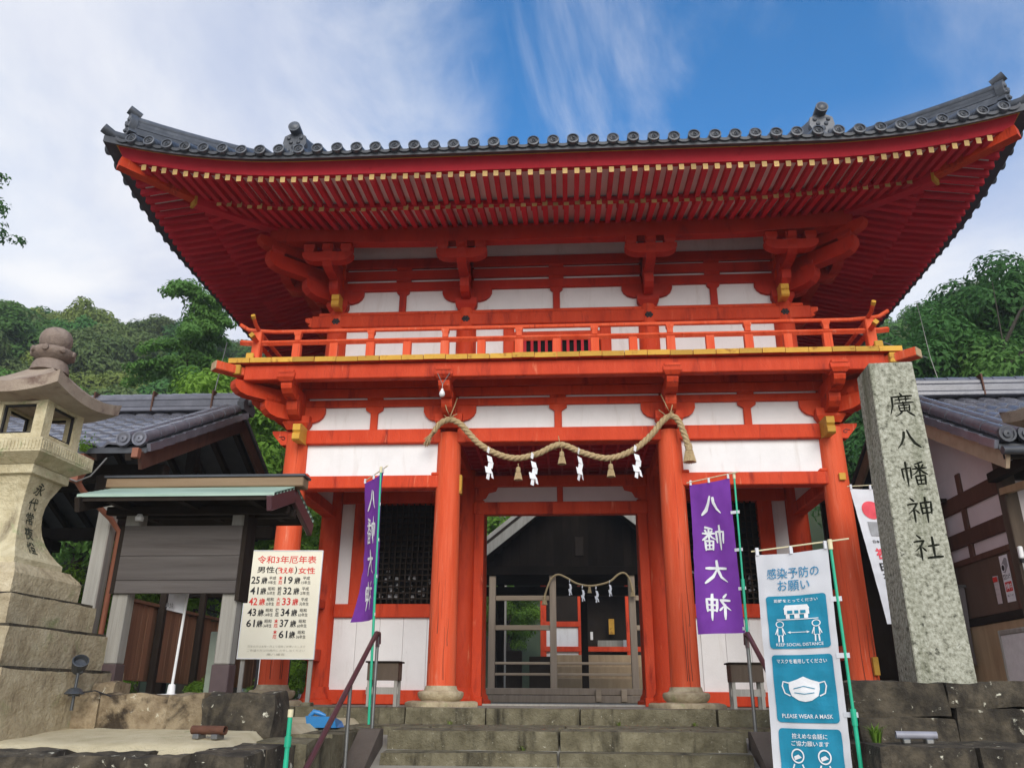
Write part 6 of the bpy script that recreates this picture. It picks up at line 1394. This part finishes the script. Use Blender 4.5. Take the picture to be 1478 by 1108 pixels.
MB().lathe([(.03, -.09), (.055, -.07), (.066, -.01), (.072, .06), (.062, .062), (.05, .02), (.002, .015)], 18, mat=hm, cap=False).obj('lamp_head', 'lampgrey', sl2, 40); MB().beam((0, 0, .2), (0, 0, .27), .09, .02).obj('bracket', 'lampgrey', sl2)
MB().tube([(.05, 0, .03), (.18, .02, .05), (.3, .1, .0)], .006, 5).obj('cable', 'black', sl2)
wf = thing('white_flag', 'small white flag on a white pole seen below the notice board', 'flag', (-3.43, -3.9, .105))
MB().tube([(0, 0, 0), (.03, 0, 1.25)], .013, 8).obj('pole', 'whitemetal', wf, 60); MB().lathe([(.12, 0), (.12, .015), (.035, .02), (.03, .09), (.022, .10)], 14).obj('base', 'whitemetal', wf, 40)
b = MB(); n = 10
for j in range(n+1):
    for i in range(n+1):
        u = i/n; v = j/n; b.v.append((.03*(1.2-.5*v)-.19*u, .025*sin(u*5+v*3), 1.2-.50*v-.05*u+.09*u*v))
for j in range(n):
    for i in range(n): b.f.append((j*(n+1)+i, j*(n+1)+i+1, (j+1)*(n+1)+i+1, (j+1)*(n+1)+i)); b.m.append(0)
b.obj('cloth', 'whitecloth', wf, 80)
flat_obj('lettering', fit(text_tris('奉納', 1, .02), -.07, .80, .07, .05), lambda x, y, l: (x-.04, -.05, y-.03), 'greyprint', wf)
gg = thing('stone_slab', 'grey green flat slab standing behind the right post of the notice board', 'slab', (-3.35, -3.2, .08), R(-4))
MB().box(-.085, .085, -.02, .02, 0, .62, ch=.006).obj('slab', 'greygreen', gg); MB().box(-.11, .11, -.05, .05, -.06, .0).obj('foot', 'stepstone', gg)
bb = thing('framed_board', 'black framed white message board standing behind the left gate pillar', 'notice board', (-4.55, 1.9, -.03), R(6))
for args in ((-.26, -.22, .0, .78), (.22, .26, .0, .78), (-.22, .22, .74, .78), (-.22, .22, .12, .16), (-.02, .0, .16, .74)): MB().box(args[0], args[1], -.02, .02, args[2], args[3]).obj('frame_bar', 'black', bb)
MB().box(-.22, .22, -.006, .006, .16, .74).obj('sheet', 'paper', bb); flat_obj('lettering', fit(text_tris('お知らせ', 1, .01), .11, .65, .1, .03), lambda x, y, l: (x, -.008-l, y), 'black', bb)
sg = thing('small_stone_lantern', 'small pale stone lantern behind the black framed message board', 'lantern', (-5.05, 3.4, -.03))
MB().frustum([(.16, .16, 0), (.15, .15, .18), (.09, .09, .22), (.08, .08, .62), (.14, .14, .68), (.14, .14, .74)]).obj('shaft', 'lantern', sg); MB().frustum([(.11, .11, .74), (.11, .11, .95)]).obj('light_chamber', 'lantern', sg)
MB().frustum([(.30, .30, .95), (.31, .31, .99), (.18, .18, 1.08), (.07, .07, 1.17)]).obj('lantern_roof', 'lantern', sg); MB().lathe([(.05, 1.17), (.085, 1.21), (.07, 1.27), (.01, 1.31)], 12).obj('jewel_finial', 'lantern', sg, 50)
# ================================================================== PLANTS AND TREES
def leaves(b, rr, c, r, n, size, up_bias=.35, flat=.8, jit=.7):
    for _ in range(n):
        d = Vector((rr.gauss(0, 1), rr.gauss(0, 1), rr.gauss(0, 1)*flat+up_bias)).normalized(); rad = r*(rr.random()**.35)
        p_ = c+Vector((d.x*rad, d.y*rad, d.z*rad*flat)); s_ = size*rr.uniform(.6, 1.35)
        nrm = (d+Vector((rr.uniform(-jit, jit), rr.uniform(-jit, jit), rr.uniform(-.3*jit, 1.25*jit)))).normalized(); t = nrm.cross(Vector((rr.uniform(-1, 1), rr.uniform(-1, 1), rr.uniform(-1, 1)))).normalized(); bt = nrm.cross(t)
        b.add([p_-t*s_, p_+bt*s_*.42+nrm*s_*.12, p_+t*s_, p_-bt*s_*.42+nrm*s_*.12], [(0, 1, 2, 3)])
def crown(seed, rx, rz, lobes, per, size, lobe_r=.42, jit=.7):
    rr = random.Random(seed); b = MB()
    for k in range(lobes):
        d = Vector((rr.gauss(0, 1), rr.gauss(0, 1), rr.gauss(0, 1)*.9+.25)).normalized(); q = rr.uniform(.35, .9)
        c = Vector((d.x*rx*q, d.y*rx*q, d.z*rz*q)); lr = rx*lobe_r*rr.uniform(.6, 1.15)
        leaves(b, rr, c, lr, int(per*(lr/(rx*lobe_r))**2), size, jit=jit)
    return b
def trunk_mesh(h, r, seed):
    rr = random.Random(seed); b = MB(); P_ = [Vector((0, 0, -.5))]
    for k in range(1, 7): P_.append(Vector((rr.uniform(-.04, .04)*h*.5, rr.uniform(-.04, .04)*h*.5, h*k/6)))
    b.tube(P_, [r*(1.2-.9*k/6) for k in range(7)], 8)
    for k in range(6):
        q = P_[3+k % 4]; a = rr.uniform(0, 6.28); L = h*rr.uniform(.15, .28); e_ = q+Vector((cos(a)*L, sin(a)*L, L*rr.uniform(.3, .9))); b.tube([q, q.lerp(e_, .5)+Vector((0, 0, .05*h)), e_], [r*.45, r*.3, r*.08], 6)
    return b.mesh('trunk', 'bark', 60)
FAR = [crown(11+k, 3.2, 2.7, 34, 760, .155, .38, .55).mesh('crown', m_) for k, m_ in enumerate(('leaf0', 'leaf1', 'leaf1', 'leaf4', 'leaf2', 'leaf0', 'leaf1', 'leaf4'))]
FTR = [trunk_mesh(6, .22, 3), trunk_mesh(6, .2, 9)]
inv = cam_o.matrix_world.inverted(); kf = 1171.49
def px_of(p_):
    q = inv @ Vector(p_)
    return (739+kf*q.x/-q.z, 554-kf*q.y/-q.z) if q.z < -.1 else (1e9, 1e9)
def tree(name, label, group, x, y, z, crown_me, trunk_me, sc=1, ch=5.5, sz=None, rz=0):
    t = thing(name, label, 'tree', (x, y, z), rz, group)
    c = put('crown', crown_me, t, T3((0, 0, ch*sc)) @ Matrix.Diagonal((sc, sc, (sz or sc), 1))); tr = put('trunk', trunk_me, t, Matrix.Diagonal((sc, sc, sc*ch/6, 1)))
    return t
rr = random.Random(21); cnt = {'L': 0, 'R': 0}
def scatter(x0, x1, y0, y1, step, side, label, group, seln, smin, smax):
    y = y0
    while y < y1:
        x = x0+(step/2 if int((y-y0)/step) % 2 else 0)
        while x < x1:
            px_, py_ = x+rr.uniform(-.35, .35)*step, y+rr.uniform(-.35, .35)*step; z = ground_z(px_, py_); sc = rr.uniform(smin, smax)
            a = px_of((px_, py_, z+6*sc)); ok = False
            if side == 'L': ok = -90 < a[0] < 430 and 330 < a[1] < 760 and z > 1
            else: ok = 1230 < a[0] < 1570 and 250 < a[1] < 640 and z > 1
            if ok and cnt[side] < 200:
                k = rr.choice(seln); kind_ = ('deep green', 'mid green', 'mid green', 'olive green', 'yellow green', 'deep green', 'mid green', 'olive green')[k]; where_ = ('on the lower slope', 'halfway up the slope', 'along the ridge')[0 if py_ < 42 else 1 if py_ < 62 else 2]
                tree('broadleaf_tree', 'rounded '+kind_+' tree '+where_+' of the wooded hill '+label, group, px_, py_, z-1.2, FAR[k], FTR[k % 2], sc, 4.6, sc*rr.uniform(.85, 1.2), rr.uniform(0, 6.28)); cnt[side] += 1
            x += step
        y += step*.85
scatter(-80, -10, 26, 88, 4.2, 'L', 'left of the gate', 'trees of the wooded hill on the left', (0, 1, 2, 3, 4, 6, 7, 4, 3, 1), .8, 1.25)
scatter(12, 60, 24, 62, 4.6, 'R', 'right of the gate', 'trees of the wooded hill on the right', (0, 1, 3, 5, 6, 7, 3), .85, 1.35)
# nearer trees with their own crowns
NEAR_A = crown(41, 2.6, 2.8, 60, 560, .085, .30, .6).mesh('crown', 'leaf3'); NEAR_B = crown(42, 2.9, 2.6, 64, 620, .09, .30, .6).mesh('crown', 'leaf1')
NEAR_D = crown(44, 1.2, 1.0, 30, 300, .055, .34).mesh('crown', 'leaf3'); NEAR_E = crown(45, 2.8, 2.6, 66, 620, .09, .30, .6).mesh('crown', 'leaf0')
# tall tree with drooping sprays beside the left eave
def droop(seed, h, r):
    rr_ = random.Random(seed); b = MB()
    for k in range(46):
        z = h*(.15+.85*k/46); L = r*(1.15-.75*(k/46))*rr_.uniform(.6, 1.1); a = rr_.uniform(0, 6.28)
        for q in range(9):
            t = (q+1)/9; c = Vector((cos(a)*L*t, sin(a)*L*t, z-.35*L*t*t+rr_.uniform(-.1, .1))); leaves(b, rr_, c, .46*(1.15-.5*t), 70, .085, .0, .55)
    return b.mesh('crown', 'leaf1')
DR = droop(5, 9.5, 3.0)
bare = MB().tube([(0, 0, -.5), (.05, 0, 3), (.0, .05, 6)], [.2, .14, .05], 8).mesh('trunk', 'bark', 60)
t = tree('drooping_conifer', 'tall drooping tree rising against the sky just left of the gate eave', None, -12.3, 12.6, ground_z(-12.3, 12.6)-.9, DR, bare, 1, 4.6); t.children[1].scale = (1, 1, 2.1)
NT = 'leafy trees close behind the left pavilion'
for (x, y, zc, me, sc, lab) in ((-9.2, 9.2, 5.9, NEAR_A, 1.0, 'bright green tree filling the gap between the pavilion ridge and the left balcony'), (-7.6, 8.0, 3.0, NEAR_A, .9, 'bright leafy tree showing between the left pillar and the dark pavilion'),
                            (-12.8, 9.5, 5.2, NEAR_B, 1.15, 'mid green tree behind the middle of the pavilion ridge'), (-15.8, 11, 6.6, NEAR_B, 1.1, 'mid green tree behind the left lantern jewel'), (-6.6, 12.5, 4.4, NEAR_A, 1.0, 'light green tree seen past the left gate pillar above the fence'),
                            (-4.6, 26.0, 7.6, NEAR_A, 1.2, 'light green tree at the top left of the doorway view')):
    t = tree('leafy_tree', lab, None, x, y, ground_z(x, y), me, FTR[1], sc, (zc-ground_z(x, y))/sc)
put('trunk', MB().tube([(0, 0, 0), (.05, 0, 11)], .20, 10).mesh('trunk', 'oldwood', 60), thing('pale_trunk_tree', 'straight pale tree trunk behind the hall roof at the top left of the doorway', 'tree', (-2.75, 25.5, 0)))
for (x, y, zc, me, sc, lab) in ((11.4, 12.8, 8.4, NEAR_E, 1.12, 'dark green tree under the right end of the eave'), (14.2, 13.6, 10.4, NEAR_E, 1.2, 'dark green tree with bare branch right of the gate eave'), (17.6, 14.6, 9.8, NEAR_E, 1.2, 'dark green tree at the right picture edge above the house'),
                            (13.0, 11.0, 6.9, NEAR_B, 1.15, 'lighter green tree just above the right house ridge'), (16.4, 11.6, 7.0, NEAR_B, 1.15, 'lighter green tree above the right end of the house ridge'), (10.2, 13.5, 6.0, NEAR_E, 1.1, 'dark tree in the gap behind the inscribed pillar'), (19.2, 16.0, 11.6, NEAR_E, 1.25, 'tall dark tree at the far right behind the house')):
    tree('leafy_tree', lab, None, x, y, ground_z(x, y), me, FTR[0], sc, (zc-ground_z(x, y))/sc)
bt = thing('bare_branch_tree', 'pale bare branches reaching out of the dark trees right of the eave', 'tree', (12.3, 10.2, ground_z(12.3, 10.2)))
b = MB(); z0 = -ground_z(12.3, 10.2)
for P_ in ([(0, 0, 0), (-.3, -.2, 7+z0), (-.1, -.3, 9.2+z0), (0, -.3, 11.2+z0)], [(-.15, -.25, 8.6+z0), (.9, -.6, 9.5+z0), (1.8, -.7, 10.3+z0)], [(-.1, -.3, 9.2+z0), (.5, -.4, 10.2+z0), (1.0, -.5, 10.6+z0)]): b.tube([Vector(p_) for p_ in P_], [.06, .04, .025, .01][:len(P_)], 6)
b.obj('branches', 'bark', bt, 60)
pn_ = thing('pine_tree', 'pine whose needled branch tips reach in at the left picture edge', 'tree', (-17.6, 7.6, ground_z(-17.6, 7.6)))
b = MB(); rr = random.Random(6); zg = -ground_z(-17.6, 7.6)
for k in range(60):
    c = Vector((rr.gauss(0, .75)+.5, rr.gauss(0, .6), 13.0+zg+rr.gauss(0, .75)))
    if c.x > 1.75: continue
    leaves(b, rr, c, .3, 46, .075, .3, .5)
b.obj('crown', 'leaf0', pn_); b = MB(); b.tube([(-.9, 0, -.3), (-.8, 0, 7+zg), (-.3, 0, 11+zg), (.4, 0, 13.4+zg)], [.3, .22, .12, .04], 8); b.tube([(-.5, 0, 10+zg), (.6, 0, 12.2+zg), (1.5, .1, 12.7+zg)], [.1, .06, .02], 6); b.obj('trunk', 'bark', pn_, 60)
# undergrowth behind fence and board
bk = 'clipped green shrubs behind the notice board'
for k, (x, y, zc, sc) in enumerate(((-8.2, 1.0, 1.25, .8), (-7.8, 3.0, 1.3, .8), (-9.0, 4.6, 1.4, .9), (-5.6, 5.0, 1.0, .8), (-4.6, 5.6, .7, .7), (-6.0, -.2, .05, .32), (-5.2, .9, .1, .32), (-4.9, 3.2, .25, .45), (-4.2, -2.0, -.05, .14))):
    t = thing('shrub', ('green shrub behind the left end of the brown fence', 'green shrub rising over the middle of the brown fence', 'large green shrub behind the far end of the brown fence', 'green shrub in the gap right of the brown fence', 'green shrub behind the small stone lantern', 'low green plants under the brown fence boards', 'low green plants at the foot of the fence beside the white flag', 'green bush beside the black framed message board', 'tuft of small leaves below the notice board')[k], 'shrub', (x, y, -.1))
    put('foliage', NEAR_D, t, T3((0, 0, zc+.1)) @ Matrix.Diagonal((sc, sc, sc, 1)))
    MB().tube([(0, 0, -.1), (0, 0, max(.05, zc))], .03, 6).obj('stem', 'bark', t)
def grass_tuft(label, loc, n, l, mat):
    t = thing('grass_tuft', label, 'plant', loc); b = MB(); rr_ = random.Random(n)
    for k in range(n):
        a = rr_.uniform(0, 6.28); L = l*rr_.uniform(.6, 1.2); o = Vector((cos(a), sin(a), 0)); w = Vector((-sin(a), cos(a), 0))*.006; base = o*rr_.uniform(0, .03); bend = rr_.uniform(.3, .9)
        P_ = [base, base+o*L*.25*bend+Vector((0, 0, L*.55)), base+o*L*.75*bend+Vector((0, 0, L*(.9-.35*bend)))]
        b.add([P_[0]-w, P_[0]+w, P_[1]+w*.8, P_[1]-w*.8, P_[2]], [(0, 1, 2, 3), (3, 2, 4)])
    b.obj('blades', mat, t)
grass_tuft('bright green grass tuft on the ledge beside the grey plastic pipe', (2.27, -4.86, -.18), 60, .17, 'leaf3'); grass_tuft('fern tuft growing out of the wall corner behind the blue and white banner', (2.16, -4.3, .0), 70, .22, 'leaf2')
grass_tuft('thin grass at the foot of the ochre stones by the left lantern', (-4.5, -5.3, -.19), 30, .08, 'leaf2')
# overhead wires by the gate corners
wr = thing('overhead_cable', 'thin grey cables running past the trees at both ends of the gate', 'cable', (0, 0, 0))
MB().tube([(4.7, .5, 5.45), (5.6, 1.0, 5.35), (6.0, 1.2, 5.3)], .010, 5).tube([(6.0, 1.2, 6.3), (6.05, 1.2, 5.3), (6.15, 1.1, 4.2)], .006, 5).obj('right_cable', 'steel', wr)
MB().tube([(-4.7, .5, 5.35), (-5.4, 1.2, 5.3)], .010, 5).tube([(-6.1, 2.0, 6.2), (-6.2, 2.0, 5.2), (-6.5, 2.0, 4.2)], .010, 5).obj('left_cable', 'steel', wr)
t = tree('leafy_tree', 'sunlit tree glimpsed through the left side of the dark hall', None, -2.9, 33.0, ground_z(-2.9, 33.0), NEAR_A, FTR[0], .8, (4.2-ground_z(-2.9, 33.0))/.8)

# fallen leaves and grit on the steps
b = MB(); rr = random.Random(31)
for k in range(420):
    x = rr.uniform(-2.2, 2.2); y = rr.uniform(-3.25, -1.66) if k % 3 else rr.uniform(-1.6, -.5); z = -.165 if y < -1.63 else .006
    if abs(x) > 1.6 and y < -2.5: continue
    if y > -1.6 and rr.random() < .5: continue
    s_ = rr.uniform(.006, .02); a = rr.uniform(0, 6.28); d = Vector((cos(a), sin(a), rr.uniform(-.2, .4)))*s_; e_ = Vector((-sin(a), cos(a), rr.uniform(-.2, .3)))*s_*.5; c = Vector((x, y, z+.004))
    b.add([c-d, c+e_, c+d, c-e_], [(0, 1, 2, 3)])
lf = b.obj('fallen_leaves', 'fencewood'); tag(lf, 'scattered dry leaves and grit on the stone steps', 'fallen leaves', None, 'stuff')
for k, (x, y, z) in enumerate(((-1.25, -1.64, -.17), (.62, -1.64, -.17), (1.45, -1.65, -.17), (-.35, -3.29, -.34), (-2.35, -1.64, -.17))):
    grass_tuft(('small weed in the joint under the platform edge left of the doorway', 'small weed in the joint under the platform edge right of the middle', 'small weed under the platform edge near the right pillar base', 'weed in the joint of the second step', 'weed under the platform edge beside the blue dustpan')[k], (x, y, z), 14+k, .06, 'leaf2')
# ================================================================== AIR
b = MB().box(-131, 131, -73, 136, -3.2, 44); me = bpy.data.meshes.new('haze'); me.from_pydata(b.v, [], b.f)
hm = bpy.data.materials.new('pale_air'); hm.use_nodes = True; t_ = hm.node_tree; t_.nodes.clear(); o_ = t_.nodes.new('ShaderNodeOutputMaterial'); v_ = t_.nodes.new('ShaderNodeVolumePrincipled')
v_.inputs['Color'].default_value = (.86, .92, 1, 1); v_.inputs['Density'].default_value = .0009; t_.links.new(v_.outputs[0], o_.inputs['Volume']); me.materials.append(hm)
tag(put('haze', me), 'pale summer haze in the air before the wooded hills', 'haze', None, 'stuff')
